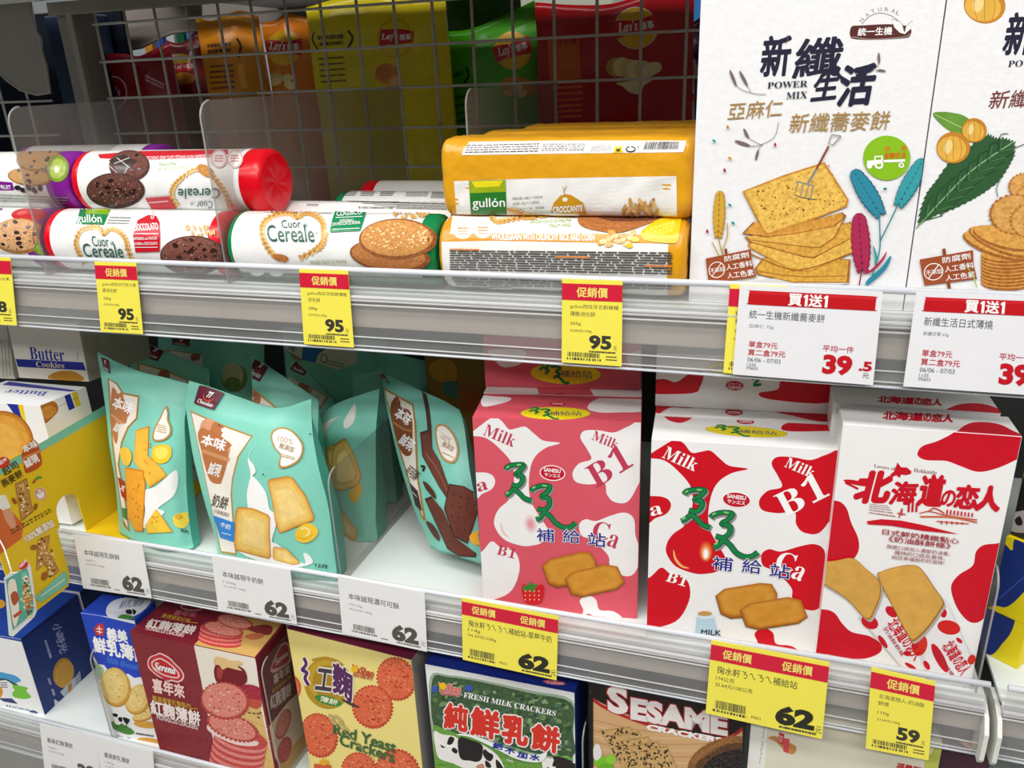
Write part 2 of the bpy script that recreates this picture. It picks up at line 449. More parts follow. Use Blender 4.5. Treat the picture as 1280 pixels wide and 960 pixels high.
post(-1.14, -1.062, 'dark blue upright between the white plate and the grey post', '1c2c48', .4955, .55)
p = Part('rack_back_panel'); p.box((-2.3, .4725, .0), (1.5, .49, DECK[0] - .03), m('4a4d4c', 'd'), .001)
tag(p.build(), 'dark steel back panel behind pouches and cracker boxes', 'back panel')
p = Part('added_dark_sheet'); p.box((-2.3, .56, DECK[0] - .02), (-1.045, .57, 1.57), m('141a24', 'd'), .001)  # near-black sheet added to keep the far left corner dark
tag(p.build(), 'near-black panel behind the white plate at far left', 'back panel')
# round-cornered white plates, the shade on them put into their grey colour
def plate(label, y, outline, notches=None):
    r = thing('side_plate', label, 'plate', at(*outline[0], y), 'white rounded plates of the racks')
    p = Part('plate_sheet'); n = len(outline)
    vs = [at(px, py, y) for px, py in outline] + [at(px, py, y) + V((0, .004, 0)) for px, py in outline]
    tr = tessellate_polygon([[V((a, b, 0)) for a, b in outline]])
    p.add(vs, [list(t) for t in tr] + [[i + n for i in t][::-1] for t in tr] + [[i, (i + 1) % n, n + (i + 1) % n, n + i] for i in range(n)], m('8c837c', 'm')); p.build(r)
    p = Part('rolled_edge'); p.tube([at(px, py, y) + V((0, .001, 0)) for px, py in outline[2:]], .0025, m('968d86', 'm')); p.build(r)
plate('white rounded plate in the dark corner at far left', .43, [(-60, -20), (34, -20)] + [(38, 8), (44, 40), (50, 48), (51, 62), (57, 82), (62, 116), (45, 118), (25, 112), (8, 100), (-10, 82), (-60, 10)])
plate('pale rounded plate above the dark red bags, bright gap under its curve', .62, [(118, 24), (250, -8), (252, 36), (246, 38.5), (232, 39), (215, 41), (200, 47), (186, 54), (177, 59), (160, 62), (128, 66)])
# the rack of the next aisle that carries the chip bags
r = thing('chip_shelf', 'shelf of the next aisle under the chip bags', 'shelf', (-.4, .7, DECK[0]))
p = Part('shelf_board'); p.box((-1.0, .495, DECK[0] - .03), (1.2, .95, DECK[0] - .004), m('b9b7b0', 'm'), .002); p.build(r)
r = thing('chip_shelf', 'dark shelf over the chip bags beyond the wire mesh', 'shelf', (-.4, .7, 1.6))
p = Part('shelf_board'); p.box((-1.0, .455, 1.585), (1.2, .95, 1.61), m('b9b7b0', 'm'), .002); p.build(r)
p = Part('added_lip'); zl = at(215, 37, .955).z; p.box((-1.9, .951, zl), (at(560, 10, .955).x, .957, 1.612), m('8a847c', 'm'), .001); p.build(r)  # lip added to block the bright far wall above the bags
# clear dividers standing in depth
def divider(x, y0, y1, zb, h, label, op=.07, rad=.016):
    r = thing('shelf_divider', label, 'divider', (x, (y0 + y1) / 2, zb), 'clear shelf dividers')
    p = Part('clear_sheet'); t = .0007
    out = [(y0, zb + .001)] + [(y0 + rad * (1 - math.cos(a)), zb + h - rad * (1 - math.sin(a))) for a in [math.pi / 2 * i / 6 for i in range(7)]] + [(y1, zb + h), (y1, zb + .001)]
    n = len(out); vs = [(x - t, y, z) for y, z in out] + [(x + t, y, z) for y, z in out]
    p.add(vs, [list(range(n)), list(range(n, 2 * n))[::-1]] + [[i, (i + 1) % n, n + (i + 1) % n, n + i] for i in range(n)], clear('divider_sheet_%d' % int(op * 100), op, (.42, .4, .38), .15, (.88, .87, .86))); p.build(r)
    p = Part('sheet_edge'); p.tube([(x, y - .0006, z) for y, z in out[:-2]], .0009, clear('divider_edge', .4, (.6, .6, .6), .15)); p.build(r)
    p = Part('foot_strip'); p.box((x - .009, y0 + .004, zb + .0002), (x - .0008, y1, zb + .0016), clear('divider_foot', .35, (.85, .87, .87), .2), .0002); p.build(r)
H0 = LIP[0] + .1416 - DECK[0]
divider(-.7135, .009, .42, DECK[0], H0, 'clear divider between the purple and the red biscuit rolls', .2)
divider(-.4925, .009, .42, DECK[0], H0, 'clear divider between the red and the green biscuit rolls', .2)
divider(-.2765, .10, .42, DECK[0], H0, 'clear divider left of the yellow biscuit packs', .2)
divider(-.4155, .012, .42, DECK[1], .135, 'clear divider between the milk and the cocoa pouches')
divider(-.2590, .16, .42, DECK[1], .10, 'clear divider against the left side of the pink boxes')
divider(.1895, .012, .40, DECK[1], .118, 'clear end divider beside the rightmost red and white box')
divider(-.8085, .012, .42, DECK[2], .15, 'clear divider left of the blue milk biscuit box')
divider(-.5420, .012, .42, DECK[2], .19, 'clear divider between the maroon and the yellow box')
divider(-.1530, .012, .42, DECK[2], .19, 'clear divider between the milk crackers and the sesame box')
# ------------------------------------------------------------------ biscuit rolls and packs on the upper shelf
ZU = DECK[0] + .0011; RR = .0313
def roll(label, x0, x1, yc, zc, r, base, endc, bl=.012, br=.02, e=2.0, group=None, rough=.0, seed=0, name='biscuit_roll'):
    root = thing(name, label, 'biscuits', ((x0 + x1) / 2, yc, zc), group)
    w = Part('wrapper'); N = 72; rnd = random.Random(seed)
    ph = [rnd.uniform(0, 6.28) for _ in range(6)]
    st = [0, .0015, .004, .008] + [bl] if bl > .009 else [0, .0015, .004, .008]
    L = x1 - x0
    xsn = st + [bl + (L - bl - br) * i / 14 for i in range(1, 14)] + [L - br] + [L - q for q in (.008, .004, .0015, 0)]
    xsn = sorted(set(round(x, 5) for x in xsn))
    def rad(x):
        d = min(x, L - x); return r * (1 - .16 * max(0, 1 - d / .006) ** 2)
    rings = []
    for x in xsn:
        ring = []
        for j in range(N):
            a = 2 * math.pi * j / N; c, s = math.cos(a), math.sin(a)
            q = (abs(c) ** e + abs(s) ** e) ** (-1 / e)
            d = min(x, L - x)
            wr = rough * (math.sin(5 * a + ph[0] + x * 150) + .6 * math.sin(11 * a + ph[1] - x * 260) + .5 * math.sin(3 * a + x * 90 + ph[2])) * (1 if d < .03 else .45)
            R = rad(x) * q + wr
            ring.append(V((x0 + x, yc + R * c, zc + R * s)))
        rings.append(ring)
    n = len(rings); mb, me = m(base, 'F' if base[0] == 'e' and base[1] in '02' else 'f'), m(endc, 'F' if e > 2.2 else 'f')
    vs = [p for rg in rings for p in rg]
    for i in range(n - 1):
        xm = (xsn[i] + xsn[i + 1]) / 2
        ma = me if xm < bl or xm > L - br else mb
        if i == 0: w.add(vs, [], mb)
        k = w.mat(ma)
        for j in range(N):
            w.f.append([i * N + j, i * N + (j + 1) % N, (i + 1) * N + (j + 1) % N, (i + 1) * N + j]); w.mi.append(k); w.sm.append(True)
    ends = []
    for sgn, rg, x in ((-1, rings[0], x0), (1, rings[-1], x1)):
        p = Part('end_fold'); K = 36; vv = []
        for q, f in enumerate((1.0, .82, .6, .35, .0)):
            for j in range(K):
                a = 2 * math.pi * j / K; b = rg[j * N // K]
                cc = V((x, yc, zc)); pos = cc + (b - cc) * f
                pos.x += sgn * ((0.0003 * math.sin(j * 2 * math.pi / 4.0 + q) if 0 < q < 4 else 0) + (.0004, .0010, .0008, .0002, -.0002)[q] - .0004)
                vv.append(pos)
        ff = [[q * K + j, q * K + (j + 1) % K, (q + 1) * K + (j + 1) % K, (q + 1) * K + j] for q in range(4) for j in range(K)]
        p.add(vv, ff, me, True); ends.append(p)
    w.skin = Skin(w.v, w.f)
    def done():
        w.build(root)
        for p in ends: p.build(root)
    w.done = done; w.root = root
    return w
CG = {'red': 'e3001b', 'pur': '8a1fa0', 'gre': '00824a', 'gold': 'e2a010'}
def wheat(A, pts, w, c1='d7a354', c2='b87a32'):
    """a curved ear of wheat: overlapping grains along a line"""
    pts = spline(P(pts), False, 6); acc = 0
    A.line(c2, pts[::3], w * .45)
    for i in range(1, len(pts)):
        a, b = pts[i - 1], pts[i]; d = math.hypot(b[0] - a[0], b[1] - a[1]); acc += d
        if acc > w * .55:
            acc = 0; an = math.degrees(math.atan2(b[1] - a[1], b[0] - a[0])); nx, ny = -(b[1] - a[1]) / (d or 1), (b[0] - a[0]) / (d or 1)
            A.ell(c1, b[0] + nx * w * .28, b[1] + ny * w * .28, w * .52, w * .22, an + 28, 8); A.ell('e8c07a', b[0] - nx * w * .28, b[1] - ny * w * .28, w * .52, w * .22, an - 28, 8)
def biscuit(A, x, y, rx, ry, c, edge, rot=0, chips=0, chipc='2c1a18', seed=1, holes=0):
    A.ell(m(edge, 'c'), x, y, rx, ry, rot, 40); A.ell(m(c, 'c'), x - rx * .03, y - ry * .06, rx * .92, ry * .88, rot, 36)
    r = random.Random(seed); a0 = math.radians(rot)
    for i in range(chips + holes):
        t = r.uniform(0, 6.28); q = math.sqrt(r.uniform(0, .72)); ex, ey = rx * q * math.cos(t), ry * q * math.sin(t)
        px, py = x + ex * math.cos(a0) - ey * math.sin(a0), y + ex * math.sin(a0) + ey * math.cos(a0)
        s = rx * (r.uniform(.05, .1) if i < chips else .035)
        A.ell(chipc if i < chips else edge, px, py, s * 1.2, s * .8, r.uniform(-30, 30), 8)
def crumbs(A, x, y, rx, ry, n, cs=('a8705a', '8a5546', '3a1e1c', 'b88a70')):
    r = random.Random(int(x + y))
    for i in range(n):
        t = r.uniform(0, 6.28); q = math.sqrt(r.uniform(0, .92)); A.ell(cs[i % len(cs)], x + rx * q * math.cos(t), y + ry * q * math.sin(t), rx * r.uniform(.025, .05), rx * r.uniform(.015, .03), r.uniform(-40, 40), 7)
y1 = .008 + RR; z1 = ZU + RR; y2 = y1 + RR * 1.02; z2 = z1 + RR * 1.74
GP = 'stacked biscuit rolls'
# ---- purple, lower
w = roll('white biscuit roll with purple ends and a red apple print, lower far left', -.932, -.7165, y1, z1, RR, 'f1f1ef', CG['pur'], .012, .017, group=GP)
A = Art(w, w.skin, (0, 170, 4), kind='f')
A.poly('7a1c8e', '-40,350 18,350 10,372 -40,372').ell('c8202a', 145, 395, 88, 34).ell('e85a55', 110, 385, 26, 9, -10).line('4a7a28', '150,378 160,362 175,355', 5)
biscuit(A, 100, 500, 140, 88, 'd0a070', 'a8743c', 0, 12, '35282a', 3); crumbs(A, 95, 495, 125, 74, 60, ('e8c8a0', 'b07a44', 'c89058', '6a4030'))
A.ell('6d9a2a', 215, 560, 44, 36, -10).ell('9cc43c', 214, 562, 36, 29, -10).ell('eef0c8', 214, 562, 12, 9)
w.done()
# ---- red, lower
w = roll('white biscuit roll with red ends and upright print, lower of the two red ones', -.7105, -.4950, y1, z1, RR, 'f4f4f3', CG['red'], .012, .0135, group=GP)
A = Art(w, w.skin, (0, 170, 4), kind='f')
A.poly('0a7f45', '403,357 557,359 520,446 380,441').poly('7fb51e', '440,358 557,359 543,392 428,388').poly('d8d02a', '470,358 545,359 536,374 464,372')
A.text('ffffff', 'gullón', 388, 444, 515, 446, 54, .012, shear=.1)
A.lines('8a8a88', '550,400 660,404 640,445 535,442', 3, 4, .42)
wheat(A, '520,500 500,462 455,458 405,475 382,530 395,580 425,640', 24); wheat(A, '522,500 545,468 590,475 628,510 642,560 660,625', 24)
A.text('2e6b5c', 'Cuor', 467, 550, 550, 552, 52, -.004).text('2e6b5c', 'di', 556, 544, 574, 544, 20)
A.text('22604f', 'Cereale', 425, 603, 622, 607, 68, .004).text('22604f', '®', 626, 570, 636, 570, 10)
A.poly('c8142a', '690,424 742,398 782,402 800,432 803,500 800,577 740,579 680,581 668,500').ring('ffffff', 764, 410, 8, 8, 3).line('caa26a', '764,405 768,380', 3)
A.text('ffffff', 'CIOCCOLATO', 674, 476, 796, 470, 34, .02).line('ffffff', '678,490 796,490', 3).line('ffffff', '680,556 792,555', 3)
A.text('ffffff', 'INTEGRALI con FIOCCHI', 674, 520, 790, 518, 14, .01).text('ffffff', "d'AVENA e CIOCCOLATO", 678, 545, 793, 543, 14, .01)
r = random.Random(4)
for i in range(14): A.ell('d9a860', 940 + 10 * i + r.uniform(-6, 6), 490 + r.uniform(-34, 20), 6, 15, r.uniform(-30, 30), 8)
biscuit(A, 967, 595, 162, 95, '7a4538', '4f2a24', 0, 16, '3a1e1c', 5); crumbs(A, 967, 590, 145, 80, 70)
w.done()
# ---- green, lower
w = roll('white biscuit roll with green ends and two golden biscuits printed, front of the green ones', -.4902, -.2790, y1, z1, RR, 'f4f4f3', CG['gre'], .008, .0145, group=GP)
A = Art(w, w.skin, (280, 200, 4), kind='f')
A.poly('2c7a2c', '218,236 388,232 365,268 204,264').poly('8aa81e', '250,235 388,232 380,246 240,248').text('ffffff', 'gullón', 208, 266, 366, 262, 30, .012, shear=.2)
A.lines('8a8a88', '400,240 545,244 535,272 400,275', 3, 7, .4)
wheat(A, '365,300 340,272 280,270 215,300 192,345 205,410 245,470 300,495', 28); wheat(A, '365,300 400,268 450,275 492,310 500,360 495,410 450,455 380,490', 28)
wheat(A, '470,455 500,420 512,370', 20, 'e0b060'); A.ell(m('b8702e', 'c'), 285, 488, 40, 18, 10)
A.text('2e6b5c', 'Cuor', 292, 342, 387, 340, 40, -.004).text('2e6b5c', 'di', 398, 336, 418, 336, 18)
A.text('22604f', 'Cereale', 223, 408, 456, 410, 82, .004).ring('22604f', 463, 365, 6, 6, 2)
A.poly('0b8a55', '556,262 612,243 690,241 712,256 702,300 684,356 610,360 531,364 540,310')
A.text('ffffff', 'CLASSICO', 565, 284, 690, 276, 22, .02, shear=.15).line('ffffff', '560,293 694,287', 3).line('ffffff', '545,350 680,344', 3)
A.text('ffffff', 'INTEGRALI', 583, 316, 650, 312, 13, .015).text('ffffff', 'CON FIOCCHI DI AVENA', 538, 334, 684, 324, 15, .015)
A.text('7a8a28', 'SENZA OLIO DI PALMA', 435, 516, 618, 512, 17, .0)
r = random.Random(9)
for i in range(13): A.ell('d9a860', 855 + 14 * i, 285 + r.uniform(-24, 14), 7, 15, r.uniform(-60, 40), 8)
biscuit(A, 832, 478, 200, 78, 'b8743a', '8a4c20', 6, 0, seed=2); biscuit(A, 870, 398, 192, 98, 'c98c48', '8f5222', 0, 0, seed=6)
r = random.Random(12)
for i in range(60):
    t = r.uniform(0, 6.28); q = math.sqrt(r.uniform(0, .8)); A.ell('ecc98a', 868 + 180 * q * math.cos(t), 380 + 76 * q * math.sin(t), 7, 4, r.uniform(-40, 40), 6)
A.poly('0b6b45', '0,560 1090,588 1090,640 0,620'); A.ell('ffffff', 170, 550, 36, 22).ell('ffffff', 265, 552, 36, 22)
w.done()
# ---- gold, lower
w = roll('white and gold biscuit pack with yellow corn print, lower of the two front ones', -.2750, -.0668, .008 + RR, z1, RR, 'f4f3ef', CG['gold'], .004, .0135, 2.6, GP, .00025, 5, 'biscuit_pack')
A = Art(w, w.skin, (560, 160, 3.765), kind='f')
A.poly('e8981c', '-30,500 210,494 680,498 1075,505 1085,545 700,540 200,530 -30,535').poly('e8981c', '-30,395 22,402 10,500 -30,510')
for x, y in ((70, 485), (165, 482)): A.ell('ffffff', x, y, 43, 37).ring('e08a20', x, y, 39, 33, 2); A.lines('e08a20', [(x - 26, y - 20), (x + 26, y - 20), (x + 22, y + 20), (x - 22, y + 20)], 3, int(x), .5)
A.text('ffffff', 'WHOLEGRAIN WITH CRUNCHY RICE AND CORN', 205, 526, 690, 531, 30, .03)
wheat(A, '195,408 225,440 270,438 340,425 420,418 492,405', 24)
A.text('8aae3a', 'SENZA OLIO DI PALMA', 385, 452, 582, 444, 15).text('8aae3a', 'PALM FREE', 480, 470, 580, 466, 15)
A.blob(m('a8642a', 'c'), '612,445 625,415 700,405 860,412 1000,408 1070,412 980,440 900,470 800,496 700,485 640,470', 4)
A.blob(m('6a3418', 'c'), '700,415 860,422 1040,416 960,438 820,444 740,436', 4)
A.blob('e8c41c', '905,495 960,450 1020,425 1095,412 1090,480 1075,540 1000,540 930,530', 3)
for i in range(8):
    for j in range(6):
        x = 930 + i * 20 + j * 4; y = 520 - j * 18 - i * 6
        if x + (540 - y) * .15 < 1078 and y > 424 + (1090 - x) * .32: A.ell('f8e04a', x, y, 9, 7.5, 0, 8)
r = random.Random(3)
for i in range(16): A.ell(('e8c080', 'f2d9a0', 'e0a040')[i % 3], 720 + r.uniform(0, 170), 495 + r.uniform(-4, 55), 20, 11, r.uniform(-40, 20), 10)
A.ell('f6d64a', 880, 525, 22, 12, 10).ell('f2cc30', 855, 555, 16, 10)
A.lines('4a4744', '10,572 1058,582 1055,690 10,668', 9, 21, .55, .02).lines('4a4744', '10,684 1054,706 1052,760 40,740', 4, 22, .5, .02)
A.lines('e88a3a', '10,566 150,568 150,576 10,574', 1, 1, .9, .02).lines('e88a3a', '505,600 670,604 670,613 505,609', 1, 1, .9, .02).lines('e88a3a', '925,642 1055,645 1055,654 925,651', 1, 1, .9, .02)
A.quad('f2f2ee', 80, 748, 300, 800).bars('3a3a3a', '90,752 260,756 262,775 100,770', 26)
w.done()
# ---- purple, upper
w = roll('white biscuit roll with purple end, kiwi print, upper far left', -.912, -.6955, y2, z2, RR, 'f1f1ef', CG['pur'], .012, .0255, group=GP)
A = Art(w, w.skin, (0, 170, 4), kind='f')
A.poly('7a1c8e', '-40,60 8,78 120,62 132,46 -40,46').poly('7a1c8e', '-60,222 62,232 72,272 -60,272').text('ffffff', 'AND FRUIT', -60, 262, 58, 266, 20, .02)
biscuit(A, 150, 205, 110, 45, 'c89a5e', '9a6a34', 5, 6, '35282a', 3); biscuit(A, 195, 112, 112, 66, 'c29462', '9a6a34', -6, 9, '35282a', 8)
A.ell('8aa838', 292, 165, 52, 66, 8).ell('b4cc5a', 288, 165, 38, 50, 8).ell('f0f0d8', 286, 168, 12, 18)
for i in range(5): A.ell('2a2226', 90 + 28 * i, 258 + (i % 2) * 12, 17, 12, 20 * i, 10)
A.lines('7e9a78', '-20,285 340,300 330,340 -20,330', 3, 5, .35, .02)
w.done()
# ---- red, upper (lies upside down)
w = roll('white biscuit roll with red end and upside-down print, upper of the two red ones', -.6905, -.4655, y2, z2, RR, 'f4f4f3', CG['red'], .0115, .0215, group=GP)
A = Art(w, w.skin, (0, 170, 4), kind='f')
A.poly('d01428', '490,92 700,76 1140,68 1142,92 1060,108 700,122 500,112')
A.text('ffffff', 'WHOLEGRAIN WITH WHOLE OATS AND CHOCOLATE', 1072, 92, 708, 104, 17, .01, up=(0, 1))
A.text('8cb85a', 'SENZA OLIO DI PALMA', 940, 150, 790, 160, 13, up=(0, 1)).text('8cb85a', 'PALM FREE', 880, 132, 795, 138, 14, up=(0, 1))
biscuit(A, 648, 150, 102, 78, '6a3a30', '4a2620', 0, 8, '2c1614', 4)
A.poly('3e2c2c', '545,122 622,94 690,128 606,196').line('cfc8c4', '572,140 650,110', 4).line('cfc8c4', '585,110 650,160', 4).line('b8b0ac', '548,150 610,196 640,160', 4)
biscuit(A, 580, 272, 146, 88, '5e3228', '42211c', 0, 18, '2c1614', 9); crumbs(A, 580, 272, 130, 74, 70)
wheat(A, '1010,165 960,175 905,215 870,255 862,300 890,350', 24); wheat(A, '1000,170 1050,185 1095,235 1130,290 1150,350', 24); A.ell(m('c88a40', 'c'), 1030, 175, 46, 26, 30)
A.text('22604f', 'Cereale', 1102, 258, 893, 262, 52, .004, up=(0, 1)).text('2e6b5c', 'Cuor', 1066, 322, 985, 325, 36, -.002, up=(0, 1)).text('2e6b5c', 'di', 970, 330, 955, 331, 14, up=(0, 1))
A.poly('c8142a', '728,308 848,299 884,358 760,362').line('ffffff', '745,330 845,322', 3)
for x in (1098, 1178): A.ell('ffffff', x, 118, 40, 44).ring('d01428', x, 118, 37, 41, 3); A.lines('d86a72', [(x - 22, 98), (x + 22, 98), (x + 22, 136), (x - 22, 136)], 3, x, .5)
w.done()
# ---- gold, upper
yg = .058; zg = ZU + 2 * RR + .0315
w = roll('gold biscuit pack with white barcode label on top, resting on the corn printed one', -.2748, -.0645, yg, zg, .0325, 'e2a21a', 'e2a21a', .004, .0135, 5.0, GP, .0006, 9, 'biscuit_pack')
A = Art(w, w.skin, (560, 160, 3.765), kind='f')
A.poly('f0efec', '28,250 400,238 1075,226 1078,412 700,412 40,405').poly('f0efec', '65,128 72,105 100,66 500,60 1122,60 1108,114 600,120')
A.lines('55524e', '90,78 430,70 425,114 78,120', 4, 5, .5, .05).lines('55524e', '450,72 650,72 640,108 440,110', 4, 8, .5, .2).lines('777777', '680,80 770,78 770,108 670,110', 4, 9, .35).poly('f2d800', '782,86 820,84 824,115 778,118').poly('55400a', '790,98 815,96 812,110 792,112')
A.ring('222222', 860, 100, 24, 15, 6, 0, 20).poly('f0efec', '850,80 866,80 858,96').text('222222', '®', 890, 95, 900, 95, 9)
A.bars('2a2a2a', '928,66 1092,66 1086,100 918,102', 34)
A.poly('2a7a2c', '100,248 272,243 277,404 108,404').poly('9ab01c', '103,250 272,245 274,300 104,306').poly('e8d820', '110,250 262,246 240,275 130,280').text('ffffff', 'gullón', 118, 385, 270, 382, 54, .012)
A.text('6a6a68', 'PROD: 06/11/2024', 305, 338, 445, 328, 11).text('6a6a68', 'EXP: 06/11/2025', 308, 362, 430, 352, 11).text('6a6a68', 'L31631124  20:03', 312, 388, 452, 377, 11)
A.poly('c8901c', '484,398 498,352 530,318 555,310 580,314 636,350 652,404').ell('f0efec', 552, 335, 12, 10).line('b08040', '552,330 545,285 540,275', 3).line('b08040', '548,295 560,270', 3)
A.text('ffffff', 'CROCCANTE', 496, 396, 634, 388, 26, .03)
r = random.Random(5)
for i in range(16): A.ell(('c8964a', 'b07a38', 'dcb274')[i % 3], 830 + 10 * i, 385 + r.uniform(-36, 14), 9, 26, r.uniform(-50, 40), 8)
wheat(A, '280,378 330,385 360,402', 14); A.lines('8ab0a0', '370,392 500,390 500,400 372,402', 1, 3, .5)
w.done()
# ---- second and third rows behind
roll('white biscuit roll with purple end lying behind, above the red ones', -.85, -.652, y2 + 2.4 * RR, z2, RR, 'ecebe8', CG['pur'], .012, .02, group=GP).done()
w = roll('white biscuit roll with purple ends in the second row, mostly hidden', -.93, -.7165, y1 + 2.05 * RR, z1, RR, 'ecebe8', CG['pur'], .012, .02, group=GP); w.done()
w = roll('white biscuit roll with red ends in the second row, mostly hidden', -.7105, -.4950, y1 + 2.05 * RR, z1, RR, 'ecebe8', CG['red'], .012, .02, group=GP); w.done()
w = roll('white biscuit roll turned to its ingredients list, right behind the front green one', -.4885, -.2790, y1 + 2.05 * RR, z1, RR, 'efeeec', CG['gre'], .012, .012, group=GP)
A = Art(w, w.skin, (340, 190, 4.923), kind='f')
A.poly('f6f6f4', '165,312 770,318 768,352 165,338').lines('4a4a48', '215,318 290,320 285,336 215,334', 2, 2, .6).bars('333333', '530,335 745,340 745,352 528,348', 40).lines('55534f', '245,270 1120,300 1120,360 780,352 ', 7, 6, .5, .02).lines('55534f', '245,276 780,296 780,312 240,302', 4, 8, .5, .02)
w.done()
w = roll('white biscuit roll with striped nutrition table, third row of the green ones', -.4560, -.2790, y1 + 4.25 * RR, z1, RR, 'efeeec', CG['gre'], .012, .012, group=GP)
A = Art(w, w.skin, (340, 190, 4.923), kind='f')
for x in (450, 560, 680): A.lines('333333', [(x, 226), (x + 90, 226), (x + 60, 272), (x - 20, 272)], 6, x, .5)
A.lines('555555', '830,228 975,226 955,276 820,276', 6, 4, .4).lines('66645f', '990,230 1110,232 1110,290 975,286', 7, 3, .5, .02)
w.done()
w = roll('white biscuit roll with red end at the very back near the wire mesh', -.47, -.27, y1 + 7.0 * RR, z1, RR, 'e8e6e2', CG['red'], .02, .02, group=GP)
A = Art(w, w.skin, (340, 190, 4.923), kind='f'); A.poly('1f6a34', '335,180 475,176 440,240 325,235'); w.done()
w = roll('gold biscuit pack second from the front in the upper layer', -.2640, -.0640, yg + .064, zg + .0005, .0315, 'e0a018', 'e0a018', .004, .0135, 5.0, GP, .0006, 10, 'biscuit_pack')
A = Art(w, w.skin, (580, 0, 4), kind='f'); A.poly('efeeea', '160,672 1165,676 1165,720 150,720').poly('5c8a1c', '235,672 390,676 380,720 225,720').text('a86a3a', '人', 652, 700, 674, 700, 14)
w.done()
w = roll('gold biscuit pack at the back in the shade, top layer', -.2450, -.0600, yg + .130, zg + .001, .0315, 'e0a018', 'e0a018', .004, .0135, 5.0, GP, .0006, 11, 'biscuit_pack')
A = Art(w, w.skin, (580, 0, 4), kind='f'); A.poly('efeeea', '400,655 1170,652 1170,690 395,690').poly('5c8a1c', '480,650 590,650 585,690 470,690'); w.done()
for k in (1, 2): roll(('gold biscuit pack hidden in the second row, under the barcode one', 'gold biscuit pack hidden in the third row at the bottom')[k - 1], -.2720, -.0668, .008 + RR + k * .0645, z1, RR, 'e2a21a', 'e2a21a', .004, .0135, 2.6, GP, .00025, 5 + k, 'biscuit_pack').done()
# ------------------------------------------------------------------ tall white boxes at the right of the upper shelf
def box_at(name, label, x, w, yf, zb, h, d, col, group=None, yaw=0.0, **k):
    return Box(name, label, 'cracker box', None, None, 0, 0, d, col, group, O=(x, yf, zb), w=w, h=h, yaw=yaw, **k)
NAVY = '23233a'
def no_additive_sign(A, q):
    """brown wooden board with a crossed-out circle; q = tl tr br bl"""
    H = homog([(0, 0), (100, 0), (100, 60), (0, 60)], P(q)); B = Art(A.part, A.surf, kind='p'); B.lift = A.lift; B.fmap = lambda x, y: A.px(H(x, y))
    B.poly('8a4526', '46,-14 52,-14 53,80 47,80').poly('a4502c', '0,0 100,0 98,28 101,60 3,60 1,30').line('8a4022', '2,21 98,20', .8).line('8a4022', '2,41 98,40', .8)
    B.ring('ffffff', 24, 32, 19, 19, 1.8).line('ffffff', '12,46 36,18', 1.8).text('ffffff', '不添加', 9, 38, 40, 38, 11, .01)
    B.text('ffffff', '防腐劑', 44, 17, 94, 17, 13, .012).text('ffffff', '人工香料', 46, 37, 98, 37, 13, .012).text('ffffff', '人工色素', 46, 56, 98, 56, 13, .012)
    A.lift = B.lift
def ear(A, x0, y0, x1, y1, w, c, c2):
    A.line(c2, [(x0, y0), ((x0 + x1) / 2, (y0 + y1) / 2), (x1, y1)], w * .7, taper=True)
    n = 9; an = math.degrees(math.atan2(y1 - y0, x1 - x0))
    for ps, i in [(a, b) for a in (0, 1) for b in range(n)]:
        if i == 0: A.lift += 3 * A.step
        t = i / (n - 1); x, y = x0 + (x1 - x0) * t, y0 + (y1 - y0) * t; q = w * (.55 + .45 * math.sin(math.pi * (t * .8 + .15))) * .5
        nx, ny = -(y1 - y0), x1 - x0; l = math.hypot(nx, ny); nx /= l; ny /= l
        for sg in (1, -1): (A.ell(c2, x + sg * nx * q * .5, y + sg * ny * q * .5, q * 1.08, q * .6, an + sg * 30, 8) if ps == 0 else A.ell(c, x + sg * nx * q * .55 - 1, y + sg * ny * q * .5 - 1, q * .9, q * .42, an + sg * 30, 8))
GW = 'tall white cracker boxes'
b = box_at('cracker_box', 'tall white box with square crackers, a fork and wheat ears printed', -.0640, .1565, .02, DECK[0] + .0004, .252, .042, 'f2f2f4', GW, kind='k')
F = b.front(); A = Art(F, F.face, (860, 0, 3.048))
for ch, x, y, a in (('N', 668, 80, -60), ('A', 688, 62, -42), ('T', 708, 50, -25), ('U', 732, 43, -8), ('R', 756, 43, 5), ('A', 780, 48, 20), ('L', 797, 57, 28)):
    an = math.radians(a); A.text('8a827c', ch, x - 7 * math.cos(an), y - 7 * math.sin(an), x + 7 * math.cos(an), y + 7 * math.sin(an), 15, up='p')
A.line('8a827c', '662,92 690,64 728,50 770,58 800,78', 2.5)
A.blob('5a2a26', '617,120 625,100 660,97 760,92 830,98 850,112 846,136 820,146 700,152 630,148 618,135', 4).line('b8a8a0', '625,140 700,150 820,141 846,128', 2.5)
A.text('ffffff', '統一生機', 646, 137, 776, 132, 30, .02).poly('f4f4f4', '775,72 812,86 824,122 832,100 856,78 848,110 826,130 806,124 786,104').line('9a8a80', '775,72 812,86 824,122 832,100 856,78', 2)
A.text(NAVY, '新', 275, 292, 385, 284, 150, .028, shear=.06).text(NAVY, '纖', 398, 300, 580, 286, 148, .02, shear=.06).text(NAVY, '生', 468, 384, 566, 374, 100, .03, shear=.15).text(NAVY, '活', 570, 404, 702, 394, 152, .034, shear=.1)
A.line(NAVY, '555,230 570,280 590,300', 14).line(NAVY, '640,290 705,262', 12)
A.text(NAVY, 'POWER', 302, 338, 455, 331, 25, font=SERIF).text(NAVY, 'MIX', 374, 378, 453, 373, 26, font=SERIF)
A.text('ad8a4c', '亞麻仁', 150, 458, 358, 443, 66, .004, shear=.1).text('ad8a4c', '新纖蕎麥餅', 383, 507, 766, 494, 74, .004, shear=.1)
G1 = '6e6460'
